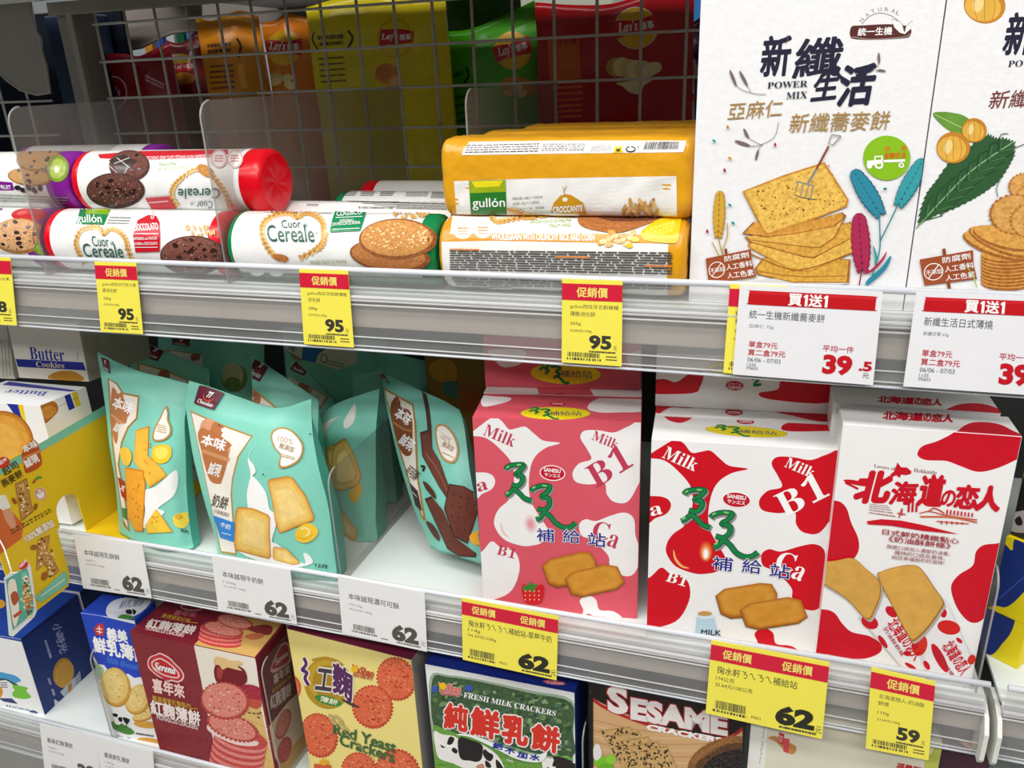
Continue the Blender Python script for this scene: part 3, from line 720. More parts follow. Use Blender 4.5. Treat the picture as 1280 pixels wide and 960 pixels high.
A.line(G1, '160,264 172,300 195,335 245,355 298,360', 2).line(G1, '200,270 215,310 240,350', 2).line(G1, '345,465 330,520 280,550 240,556 182,540', 2).line(G1, '215,490 222,520 280,552', 2).line(G1, '262,608 268,570 285,550', 2).line(G1, '378,132 380,150 372,165', 2).line(G1, '728,202 726,245 690,278', 2).line(G1, '715,268 752,272', 3)
for x, y, rx, ry, an in ((172, 298, 34, 6, 68), (212, 300, 34, 6, 62), (208, 546, 32, 7, 18), (222, 508, 22, 5, 62), (263, 590, 22, 5, 105), (727, 222, 22, 5, 88), (738, 268, 16, 4, 10)): A.ell('7a6a66', x, y, rx, ry, an, 12)
A.ell('8cc21e', 757, 601, 90, 85).text('e85a1c', '使', 746, 578, 768, 577, 20, .01).text('e85a1c', '用', 808, 576, 830, 575, 20, .01).text('e85a1c', '發酵奶油', 745, 606, 828, 602, 24, .015)
A.poly('ffffff', '800,607 826,606 826,616 745,618 745,609').ell('ffffff', 727, 628, 17, 15).ell('8cc21e', 727, 628, 9, 8).ell('ffffff', 812, 629, 11, 10).ell('8cc21e', 812, 629, 5, 5).ell('ffffff', 691, 632, 10, 10).poly('ffffff', '682,612 708,610 710,594 742,592 742,620 700,630 682,626').poly('8cc21e', '714,598 736,597 736,608 714,609').ring('ffffff', 727, 628, 17, 15, 4).ring('ffffff', 812, 629, 11, 10, 3)
CK, CE = 'e9bb52', 'c98a2a'
A.view(860, 240, 3.048)
def sq(A, pts, c=CK, e=CE, n=12, seed=1):
    pts = P(pts); cx = sum(p[0] for p in pts) / len(pts); cy = sum(p[1] for p in pts) / len(pts)
    A.poly(m(e, 'c'), pts); A.poly(m(c, 'c'), [(cx + (x - cx) * .955, cy + (y - cy) * .93 - 1) for x, y in pts])
A.ell('dcdcdc', 430, 342, 190, 16)
sq(A, '255,290 285,250 620,255 614,345 400,345 262,312', 'dba63c', 'a8681c'); sq(A, '226,196 400,180 642,166 640,226 470,302 400,303 234,212', 'e8b84e')
sq(A, '222,178 480,150 618,112 660,150 630,172 480,252 440,248 230,190', 'dda53e', 'a8681c'); sq(A, '212,170 300,160 560,108 602,92 562,172 505,212 470,212 230,182', 'e3b04a', 'a86a20'); sq(A, '205,158 250,112 310,150 588,76 604,90 560,130 400,160 300,172', 'd99a3a', '9a5a1c')
A.line('a86a20', '240,236 420,296 620,232', 5).line('b87a2a', '262,300 420,320 600,318', 4)
A.view(860, 0, 3.048)
sq(A, '207,728 360,668 520,616 612,760 606,786 450,846 300,896 284,882')
r = random.Random(8)
for i in range(8):
    for j in range(5): A.ell('b07a20', 270 + i * 38 + j * 14, 728 - i * 14 + j * 34, 4, 3, 0, 6)
for i in range(22): A.ell(('5a3a1a', '7a4a1a')[i % 2], r.uniform(260, 570), r.uniform(690, 840), r.uniform(3, 7), 3, r.uniform(0, 180), 6)
A.line('9a9a9c', '583,518 548,512 536,545 552,552 583,518', 5, False).line('8a4a30', '536,556 486,650', 8).line('8a8a8c', '490,642 456,700', 9)
A.line('8a8a8c', '412,690 480,708', 5).line('8a8a8c', '420,692 408,735', 4).line('8a8a8c', '440,697 428,745', 4).line('8a8a8c', '460,703 448,752', 4).line('8a8a8c', '478,708 466,755', 4).line('6a6250', '405,740 435,752 490,760', 4)
ear(A, 122, 740, 116, 895, 40, 'd8a838', 'a87a20'); A.line('b8922c', '116,890 122,930 138,985', 4).line('c8a030', '150,850 150,900 128,960', 4).line('c8a030', '92,920 112,960 126,985', 4)
ear(A, 640, 665, 728, 808, 62, '2f8ca4', '1c5a78'); A.line('3c8a96', '728,808 730,870 728,960 690,1080', 5)
ear(A, 888, 622, 806, 772, 56, '38a0a8', '1c6a78'); A.line('3c8a96', '802,772 765,850 732,915', 5); ear(A, 652, 832, 664, 1020, 62, 'b02a56', '7a1838'); A.line('8a2040', '664,1015 656,1060 652,1085', 5)
A.line('b02a50', '756,958 738,990 700,1028 665,1040', 10, taper=True).line('2c8aa0', '772,975 745,1020 690,1070 680,1085', 20, taper=True).line('38a0a0', '705,935 716,980 712,1005', 10, taper=True)
for x, y, c in ((152, 484, 'b8902c'), (160, 602, 'c89a2c'), (332, 551, 'c02a50'), (140, 648, 'a82048'), (100, 536, '2c9a9c'), (160, 780, '2c9a9c'), (172, 848, '2c9a9c'), (74, 880, 'b02a50'), (750, 718, '2c8a9c')): A.ell(c, x, y, 8, 5, 40 * (x % 3), 8)
A.view(860, 240, 3.048); no_additive_sign(A, '68,252 240,216 258,322 75,345')
b.done()
b = box_at('cracker_box', 'tall white box with round crackers, hazelnuts and green leaves printed', .0935, .158, .02, DECK[0] + .0004, .252, .042, 'f2f2f4', GW, kind='k')
F = b.front(); A = Art(F, F.face, (860, 0, 3.048))
def nut(A, x, y, rx, ry, rot=0):
    A.ell(m('c8862a', 'n'), x, y, rx, ry, rot).ell(m('e8b44a', 'n'), x - rx * .08, y + ry * .08, rx * .86, ry * .8, rot).ell('f4d890', x - rx * .3, y - ry * .05, rx * .25, ry * .45, 15)
    for k in (-1, 0, 1): A.line('b87824', [(x + k * rx * .3, y - ry * .8), (x + k * rx * .5, y), (x + k * rx * .35, y + ry * .8)], 2)
nut(A, 1130, 20, 80, 70, 10)
A.text(NAVY, '新', 1196, 210, 1300, 204, 160, .028, shear=.06).text(NAVY, '纖', 1310, 214, 1470, 204, 150, .02, shear=.06).text(NAVY, 'POWER', 1218, 256, 1370, 249, 25, font=SERIF).text('7a3a36', '新纖', 1142, 416, 1296, 408, 70, .006, shear=.1)
A.blob(m('6a9a3a', 'n'), '932,432 975,426 1010,430 1050,440 1085,470 1070,505 1040,515 1000,500 960,470', 3).line('b8d080', '940,436 1060,495', 3)
leaf = [(868, 872), (880, 800), (905, 735), (940, 690), (985, 625), (1045, 570), (1110, 530), (1145, 505), (1175, 520), (1215, 522), (1250, 536), (1248, 590), (1225, 635), (1190, 690), (1130, 735), (1080, 765), (1010, 800), (940, 825), (895, 850)]
zig = []
for i, p in enumerate(leaf):
    q = leaf[(i + 1) % len(leaf)]
    for t in (0, .33, .66): zig += [(p[0] + (q[0] - p[0]) * t, p[1] + (q[1] - p[1]) * t), (p[0] + (q[0] - p[0]) * (t + .2) + (1080 - p[0]) * .05, p[1] + (q[1] - p[1]) * (t + .2) + (680 - p[1]) * .06)]
A.poly(m('2f5a34', 'n'), zig).line('8ab07a', '870,870 960,770 1080,650 1240,540', 5)
for i in range(8):
    x, y = 900 + i * 40, 835 - i * 37; A.line('1f4426', [(x, y), (x + 10, y - 60), (x + 40, y - 95 + i * 4)], 3).line('1f4426', [(x, y), (x + 55, y - 10), (x + 105, y - 50 + i * 3)], 3).line('4a7a48', [(x + 8, y), (x + 18, y - 55)], 4).line('4a7a48', [(x + 10, y + 3), (x + 70, y - 14)], 4)
nut(A, 1090, 496, 48, 46, 20); nut(A, 1010, 562, 64, 60, 0)
A.line('6a9a8a', '1190,680 1175,715 1180,750', 4)
A.view(860, 240, 3.048)
for i in range(9): A.ell(m('a8641e', 'c'), 1215, 345 - i * 13, 100, 30, 0, 40).ell(m('d8983e', 'c'), 1215, 341 - i * 13, 98, 25, 0, 40)
for x, y, rx, ry, ro in ((1180, 205, 140, 42, 18), (1190, 190, 130, 40, 22), (1200, 176, 120, 40, 16)): A.ell(m('a8641e', 'c'), x, y, rx, ry, ro, 44).ell(m('dca048', 'c'), x, y - 5, rx * .96, ry * .84, ro, 40)
for x, y, rr in ((1290, -20, 66), (1245, 84, 92), (1310, 110, 80)):
    for i in range(26): A.ell(m('b8742a', 'c'), x + rr * math.cos(i * .2417), y + rr * .78 * math.sin(i * .2417), rr * .1, rr * .09, 0, 8)
    A.ell(m('d8a052', 'c'), x, y, rr * .97, rr * .77, 0, 40)
    for i in range(12): A.ell('a8702c', x + rr * .6 * math.cos(i * 2.4) * (i / 12), y + rr * .5 * math.sin(i * 2.4) * (i / 12), 4, 3, 0, 6)
no_additive_sign(A, '882,256 1085,220 1098,330 895,356'); A.line('a8c84a', '1060,280 1085,320 1100,362', 4)
b.done()
# ------------------------------------------------------------------ milk cracker boxes on the middle shelf
ZM = DECK[1] + .0004
PINK, REDC = 'dc5868', 'd2001c'
def zhuyin(A, o=(0, 0), hl='8fd47a'):
    for w, c, dx in ((18, '8f8f8d', 5), (17, '123a26', 0), (12, '0a8444', 0)):
        for s in ('140,418 146,408 168,402 198,402 190,418 172,434 192,438 194,456 180,472 158,468', '138,504 150,498 166,484 182,494 200,512 226,522', '224,490 232,480 256,472 286,474 278,492 258,508 282,514 284,536 268,552 244,548', '240,584 254,578 268,562 286,572 306,596 332,610 356,608 372,594'):
            A.line(c, [(x + dx, y + dx) for x, y in P(s)], w)
    for s in ('142,412 150,406', '140,498 150,493', '228,480 238,474', '242,575 252,570', '176,402 190,402', '262,470 276,473'): A.line(hl, s, 5)
def chaikin(q, f=.18):
    n = len(q); out = []
    for i in range(n):
        a, b = q[i], q[(i + 1) % n]; out += [(a[0] + (b[0] - a[0]) * f, a[1] + (b[1] - a[1]) * f), (b[0] - (b[0] - a[0]) * f, b[1] - (b[1] - a[1]) * f)]
    return out
def milk_art(A, fg, bg, drop, light, k):
    """the milk cracker front in the layout of the pink box"""
    A.blob(fg, '20,300 60,268 98,244 125,256 150,284 178,280 205,276 235,300 265,322 320,330 275,345 240,372 222,410 216,470 224,525 250,572 280,622 262,660 225,672 190,672 135,652 104,612 102,580 118,548 150,518 166,470 160,400 115,345 70,312 20,306')
    A.blob(fg, '600,262 545,276 500,295 450,288 402,289 388,312 410,350 424,384 384,398 362,430 374,460 420,468 468,463 476,500 500,526 545,526 580,470 600,420')
    A.blob(fg, '20,440 60,428 92,436 104,458 92,484 60,500 45,515 20,520').blob(fg, '384,602 405,584 440,590 490,572 535,562 566,582 572,640 590,700 568,764 530,772 488,742 480,704 430,655 392,638')
    A.blob(fg, '20,720 62,690 92,658 120,676 150,680 178,705 184,760 150,830 60,860 20,850').blob(fg, '386,856 412,838 440,852 452,886 500,892 540,926 552,970 500,1000 390,1000 362,965 380,925 398,890')
    if drop:
        for i in range(5): A.ell(('d83c20', 'e8672c', 'f0925a', 'f8c8a0', 'ffffff')[i], 220, 600 + i * 2, 20 - i * 3.4, 34 - i * 5, -6, 20).line(('d83020', 'e05a28', 'f0964a', 'f4b070', 'f8c890')[i], '124,600 132,628 152,650 174,656', 12 - i * 2.3, taper=True)
    else:
        for i in range(5): A.ell(('f0e4e4', 'eed4d6', 'ecc0c6', 'eaacb4', 'e89aa4')[i], 222, 600, 22 - i * 4, 32 - i * 5.5, -10, 18)
        A.line('f0c8c4', '122,596 130,626 150,645', 7, taper=True)
    t = light
    A.text(t, 'Milk', 62, 302, 163, 344, 40, up='p', font=SERIF).text(t, 'Milk', 424, 318, 508, 352, 33, up='p', font=SERIF)
    A.text(t, 'B', 440, 482, 503, 444, 78, up=(-36, -62), font=SERIF).text(t, '1', 514, 436, 566, 404, 86, up=(-36, -62), font=SERIF).text(t, 'C', 424, 648, 478, 660, 62, up='p', font=SERIF).text(t, 'a', 474, 672, 506, 684, 44, up='p', font=SERIF)
    A.text(t, 'a', 48, 494, 82, 484, 30, up='p', font=SERIF).text(t, 'B1', 108, 700, 168, 716, 34, up='p', font=SERIF).text(t, 'Ca', 374, 958, 450, 985, 70, up='p', font=SERIF)
    A.ell('ffffff', 295, 430, 43, 26, 6).ell('c8102e', 295, 430, 40, 23, 6).text('ffffff', 'SANESU', 267, 424, 322, 430, 12, .03).text('ffffff', 'サンエス', 269, 440, 321, 446, 11, .02)
    zhuyin(A)
    for ch, x0, y0, x1, y1, h in (('補', 243, 656, 302, 660, 44), ('給', 331, 660, 387, 664, 44), ('站', 413, 672, 472, 676, 46)): A.text('2a2a8c', ch, x0, y0, x1, y1, h, .014, out=('ffffff', .03))
    for q in ('256,722 416,685 444,728 424,790 288,810', '330,766 504,725 541,806 366,845'):
        q = chaikin(P(q)); cx = sum(p[0] for p in q) / len(q); cy = sum(p[1] for p in q) / len(q)
        A.poly(m('8a5a24', 'n'), [(cx + (x - cx) * 1.02, cy + (y - cy) * 1.04 + 3) for x, y in q]).poly(m('b8701f', 'n'), q).poly(m('cf8a2e', 'n'), [(cx + (x - cx) * .94, cy + (y - cy) * .9) for x, y in q]).poly(m('d69636', 'n'), [(cx + (x - cx) * .86, cy + (y - cy) * .8) for x, y in q]).poly(m('d3912f', 'n'), [(cx + (x - cx) * .6, cy + (y - cy) * .6) for x, y in q])
def lid_art(A, q, fg, edge=True, flip=False):
    """yellow oval with the green mark, in a 0..100 x 0..30 frame; q = tl tr br bl in the view"""
    H = homog([(0, 0), (100, 0), (100, 30), (0, 30)], P(q)); B = Art(A.part, A.surf); B.lift = A.lift; B.fmap = lambda x, y: A.px(H(100 - x, 30 - y) if flip else H(x, y))
    B.ell('f0dc1e', 50, 16, 50, 15)
    for i in range(44): a = i * .1428; B.ell('3a3a20', 50 + 49 * math.cos(a), 16 + 14.2 * math.sin(a), .7, .45, 0, 6)
    for s in ('16,4 24,2 28,5 22,9 27,12 22,17', '14,12 20,8 28,14', '30,7 40,6 44,9 38,13 43,17 38,21', '34,23 40,20 50,29 56,28'): B.line('0a8040', s, 4)
    B.text('2a2a70', '補給站', 44, 21, 88, 21, 10, .0); A.lift = B.lift
GM = 'milk cracker boxes'
PF = [(590.5, 522), (801, 528)]
pk = Box('milk_cracker_box', 'pink box with white milk splashes, standing frontmost of the pink ones', 'cracker box', PF[0], PF[1], .014, ZM, .053, PINK, GM)
F = pk.front(); A = Art(F, F.face, (580, 430, 2.667)); pinkview = A.px; pinkq = pix4(F)
milk_art(A, 'f4f2f2', PINK, False, 'c43a58', 1)
A.blob('d2202e', '196,800 225,808 262,800 266,830 255,862 215,864 198,845', 4).poly('3a8a34', '195,808 215,800 222,790 232,800 252,800 238,810 232,830 220,815 205,825')
for i in range(12): A.ell('f4d8a0', 205 + (i % 4) * 15, 822 + (i // 4) * 14, 2, 3, 0, 6)
T = pk.top(); A = Art(T, T.face, (580, 430, 2.667))
A.blob('f4f2f2', '60,160 75,172 150,178 150,190 100,204 60,206', 4).blob('f4f2f2', '430,190 480,176 600,172 600,222 520,228 450,228 412,215', 4)
lid_art(A, '186,210 420,208 424,252 190,250', 0); A.ell('c8102e', 312, 200, 26, 7).lines('ffffff', '295,196 330,197 330,203 295,202', 2, 3, .5)
S = pk.side(); A = Art(S, S.face); bl, br, tr, tl = S.face.clip; H = homog([(0, 0), (100, 0), (100, 300), (0, 300)], [tl, tr, br, bl]); A.fmap = H
A.blob('f4f2f2', '-20,40 40,30 60,80 30,120 -20,110', 4).blob('f4f2f2', '60,150 120,140 120,240 70,220', 4).blob('f4f2f2', '-20,220 30,230 40,290 -20,300', 4); pk.done()
RWF = [(814.5, 549), (1053, 563)]
rw = Box('milk_cracker_box', 'white box with red milk splashes and a red drop, frontmost of its kind', 'cracker box', RWF[0], RWF[1], .014, ZM, .050, 'f4f3f3', GM)
F = rw.front(); q4 = pix4(F); Hm = homog(pinkq, q4)
A = Art(F, F.face, (790, 440, 2.526)); A.fmap = lambda x, y: Hm(*pinkview((x, y)))
milk_art(A, REDC, 'ffffff', True, 'ffffff', 2)
A.fmap = None; A.poly('b8d4e4', '205,835 255,830 275,895 200,895').ell('d8e8f0', 232, 834, 26, 7).ell(m('c89a5a', 'n'), 230, 824, 22, 8).text('222222', 'MILK', 218, 890, 280, 893, 16, .02)
T = rw.top(); A = Art(T, T.face, (790, 440, 2.526))
A.blob(REDC, '80,170 95,182 200,188 198,200 180,215 150,224 115,215 95,195', 4).blob(REDC, '500,222 580,216 680,226 680,245 600,250 490,250 472,236', 4)
lid_art(A, '228,226 490,240 494,276 232,258', 0); A.ell('c8102e', 358, 220, 28, 8, 4).lines('ffffff', '340,216 378,218 378,225 340,223', 2, 3, .5)
S = rw.side(); A = Art(S, S.face); bl, br, tr, tl = S.face.clip; A.fmap = homog([(0, 0), (100, 0), (100, 300), (0, 300)], [tl, tr, br, bl])
A.blob(REDC, '-20,40 40,30 60,80 30,120 -20,110', 4).blob(REDC, '60,150 120,140 120,240 70,220', 4).blob(REDC, '-20,220 30,230 40,290 -20,300', 4); rw.done()
def behind(src, label, gap, col, n=1, dh=0.0, off=0.0):
    o = src.c(0, 1, 0) + src.uy * gap + src.ux * off
    return Box('milk_cracker_box', label, 'cracker box', None, None, 0, 0, src.d, col, GM, O=o, w=src.w, h=src.h + dh, yaw=math.atan2(src.ux.y, src.ux.x))
pk2 = behind(pk, 'pink milk cracker box standing right behind the front pink one', .0015, PINK, dh=.002)
T = pk2.top('f2efef'); A = Art(T, T.face, (580, 430, 2.667)); A.poly(PINK, '240,140 420,150 440,185 180,190 250,165').ell('c8102e', 320, 178, 26, 14).lines('ffffff', '300,172 340,174 340,184 300,182', 2, 3, .5); pk2.done()
rw2 = behind(rw, 'red and white milk cracker box standing right behind the front one', .0015, 'f4f3f3', dh=.002)
T = rw2.top(); A = Art(T, T.face, (790, 440, 2.526)); A.blob(REDC, '60,150 150,145 250,158 220,168 180,178 120,176 80,200 60,200', 4).blob(REDC, '440,182 500,160 620,165 620,220 500,200', 4).ell('c8102e', 322, 190, 28, 11, 3).lines('ffffff', '302,186 342,188 342,196 302,194', 2, 3, .5); rw2.done()
def lying(src, label, gap, col, e):
    """a box lying on top of the standing ones, its lid end facing the aisle"""
    o = src.c(0, 1, 1) + src.uy * gap + V((0, 0, .003)) - src.ux * .001
    return Box('milk_cracker_box', label, 'cracker box', None, None, 0, 0, .16, col, GM, O=o, w=src.w, h=.052, yaw=math.atan2(src.ux.y, src.ux.x))
pk3 = behind(pk, 'pink milk cracker box standing third from the front', .058, PINK); pk3.done()
pk4 = behind(pk, 'pink milk cracker box standing fourth, under the lying one', .116, PINK); pk4.done()
l = lying(pk, 'pink milk cracker box lying flat on the others, oval mark facing out', .018, PINK, 0)
F = l.front(); A = Art(F, F.face, (580, 430, 2.667)); A.blob('f4f2f2', '85,20 200,20 195,60 165,75 125,75 95,45', 4).blob('f4f2f2', '545,40 600,20 610,75 560,74', 4).blob('f4f2f2', '590,150 610,140 620,170 560,165', 4)
lid_art(A, '220,58 456,62 458,136 222,128', 0); l.done()
rw3 = behind(rw, 'red and white milk cracker box standing third from the front', .054, 'f4f3f3'); rw3.done()
rw4 = behind(rw, 'red and white milk cracker box standing fourth, under the lying one', .108, 'f4f3f3'); rw4.done()
l = lying(rw, 'red and white milk cracker box lying flat on the others, mark upside down', .018, 'f4f3f3', 0)
F = l.front(); A = Art(F, F.face, (790, 440, 2.526)); A.blob(REDC, '40,95 100,85 140,95 185,66 225,66 215,110 190,130 60,132 30,120', 4).blob(REDC, '400,130 460,118 480,88 620,96 620,160 440,150', 4)
A.lift += .0002; lid_art(A, '232,30 420,20 424,70 236,80', 0, flip=True); A.line('0a8040', '378,84 400,84 385,104 408,102', 8); A.ell('c8102e', 324, 106, 28, 15, 2).text('ffffff', 'SANESU', 346, 108, 302, 107, 9, .02, up=(0, 1)).text('ffffff', 'サンエス', 344, 98, 304, 97, 8, .01, up=(0, 1)); l.done()
# ------------------------------------------------------------------ butter stick boxes at the right end
HF = [(1054, 530), (1276.8, 546)]; HR = 'cf0a24'
hk = Box('butter_cookie_box', 'white box with red blots and two oblong cookies, at the right end of the shelf', 'cracker box', HF[0], HF[1], .014, ZM, .037, 'f5f4f4', 'butter stick cookie boxes')
F = hk.front(); A = Art(F, F.face, (1020, 460, 2.4615))
A.blob(HR, '312,262 328,240 370,226 408,208 440,190 520,160 660,180 640,262 600,290 545,312 495,319 440,300 400,286 345,284 320,276')
A.blob(HR, '0,420 60,408 92,428 108,475 130,525 130,565 105,596 60,604 0,600').blob(HR, '600,536 555,540 515,545 492,566 482,608 440,636 416,670 424,715 445,755 475,782 510,776 560,720 640,640')
A.blob(HR, '-60,748 15,742 55,752 80,785 110,812 165,825 200,850 196,876 150,894 90,892 30,880 -60,870')
A.text('8a4a4c', 'Lovers of', 178, 306, 244, 316, 11, font=SERIF).text('8a4a4c', 'Hokkaido', 300, 320, 370, 328, 12, font=SERIF)
A.poly(HR, '250,290 262,305 280,306 294,318 292,326 276,330 262,328 258,338 246,330 232,338 228,328 240,318 246,304')
A.text(HR, '北', 118, 412, 222, 412, 92, .062, shear=.12).line(HR, '86,346 120,352 160,362', 14, taper=True).line(HR, '90,352 130,372', 9, taper=True)
A.text(HR, '海', 226, 418, 304, 418, 68, .045, shear=.12).text(HR, '道', 312, 420, 384, 424, 92, .052, shear=.05).text(HR, 'の', 382, 424, 424, 424, 48, .035).text(HR, '恋', 424, 428, 492, 432, 70, .048).text(HR, '人', 490, 434, 558, 438, 72, .07).ell(HR, 558, 430, 7, 5)
A.lines('a85a5c', '165,415 220,420 250,462 162,448', 5, 4, .3).poly(HR, '156,470 200,464 260,468 330,482 400,500 440,510 330,500 230,484 160,480')
for x, h in ((284, 30), (296, 34), (308, 28)): A.line(HR, [(x, 442), (x + 2, 442 - h)], 8, taper=True)
A.line('c84a34', '255,460 265,430 262,452', 4).line('c84a34', '250,445 275,450', 4).line('c8442c', '318,446 350,440 400,452 496,466', 3).line('d86a3c', '320,456 420,458 495,474', 5).line('c8442c', '345,440 365,430 395,446', 4).line('c8442c', '370,470 470,478', 3)
for i in range(8): A.line(HR, [(402 + i * 11, 450 + i), (404 + i * 11, 434 + i * 1.5)], 6, taper=True)
for i in range(5): A.line('c8442c', [(385 + i * 16, 468 + i), (386 + i * 16, 480)], 4)
A.text('a83038', '日式鮮奶精緻點心', 203, 510, 438, 540, 17, .014).text('a83038', '《奶油酥餅條》', 222, 532, 412, 556, 18, .014)
A.text('9a4a50', '酥脆口感加入濃郁奶油香、', 217, 553, 412, 577, 13).text('9a4a50', '獨特的口感及香味、', 240, 572, 396, 590, 13).text('9a4a50', '給您幸福般的好滋味!', 232, 586, 393, 604, 13)
WR = 'eeecee'
A.poly('d4d2d4', '130,765 205,698 260,720 405,940 330,1000 280,940').poly(WR, '140,768 205,702 252,722 345,940 320,990 275,930')
A.poly('dcdadc', '252,722 380,700 400,712 500,930 470,1000 345,960').poly(WR, '300,760 385,706 400,716 492,930 462,990 352,960')
for x, y, rx, ry, an, c in ((165, 780, 28, 20, 30, HR), (232, 748, 22, 14, 40, HR), (205, 840, 24, 8, 55, HR), (280, 876, 12, 8, 10, HR), (290, 915, 20, 6, 30, HR), (318, 850, 24, 34, 10, 'd8301c'), (392, 752, 10, 14, 0, HR), (408, 796, 36, 22, 12, 'd8201c'), (340, 912, 16, 8, 60, HR), (440, 836, 12, 6, 40, HR), (478, 895, 12, 16, 20, 'd8301c'), (380, 890, 14, 50, -28, HR)): A.ell(c, x, y, rx, ry, an, 16)
A.text(HR, '北海道の恋人', 215, 788, 300, 900, 44, .03, up='p').text('b83a3e', '奶油酥餅條', 205, 800, 262, 886, 13, .01, up='p').text(HR, '北海道の恋人', 384, 855, 444, 945, 44, .03, up='p').text('b83a3e', '奶油酥餅條', 360, 872, 416, 948, 13, .01, up='p')
for q, c, e in (('-10,600 60,590 112,582 150,612 192,650 200,690 182,742 156,772 90,705 -10,640', 'd8a54e', 'b07a2a'), ('190,640 205,622 250,608 292,603 322,614 360,668 392,716 384,742 345,798 302,838 284,824 240,742', 'dca850', 'a8742a')):
    q = P(q); A.blob('b8b0a8', [(x + 5, y + 6) for x, y in q], 4); A.blob(m(e, 'n'), q, 4); n = len(q); cx = sum(p[0] for p in q) / n; cy = sum(p[1] for p in q) / n; A.blob(m(c, 'n'), [(cx + (x - cx) * .96 - 1, cy + (y - cy) * .96 - 2) for x, y in q], 4)
T = hk.top('f0efef'); A = Art(T, T.face, (1020, 460, 2.4615))
A.blob(HR, '430,215 440,190 470,171 510,166 560,172 600,190 630,215', 4)
for ch, x0, x1 in zip('北海道の恋人', (205, 240, 285, 330, 355, 388), (240, 282, 328, 352, 386, 420)): A.text(HR, ch, x0, 158 + (x0 - 205) * .05, x1, 159 + (x0 - 205) * .05, 24, .05)
S = hk.side(); A = Art(S, S.face); bl, br, tr, tl = S.face.clip; A.fmap = homog([(0, 0), (100, 0), (100, 300), (0, 300)], [tl, tr, br, bl])
A.blob(HR, '-20,-20 120,-20 120,30 60,50 -20,40', 4).blob(HR, '-20,130 30,140 50,190 20,230 -20,235', 4); hk.done()
for k, (lb, dh) in enumerate((('white box with red blots standing right behind the front butter cookie box', .001), ('white box with red blots third from the front at the right end', .002))):
    o = hk.c(0, k + 1, 0) + hk.uy * (.004 + .004 * k) - hk.ux * .004 * (k + 1)
    g = Box('butter_cookie_box', lb, 'cracker box', None, None, 0, 0, hk.d, 'eeedec', 'butter stick cookie boxes', O=o, w=hk.w, h=hk.h + dh, yaw=math.atan2(hk.ux.y, hk.ux.x))
    T = g.top(); A = Art(T, T.face, (1020, 460, 2.4615)); A.blob(HR, '398,136 412,122 450,110 510,110 560,125 590,150 500,148', 4)
    for ch, x0, x1 in zip('北海道の恋人', (190, 222, 262, 302, 325, 356), (222, 260, 300, 324, 354, 386)): A.text(HR, ch, x0, 106 + (x0 - 190) * .06, x1, 107 + (x0 - 190) * .06, 20, .05)
    g.done()
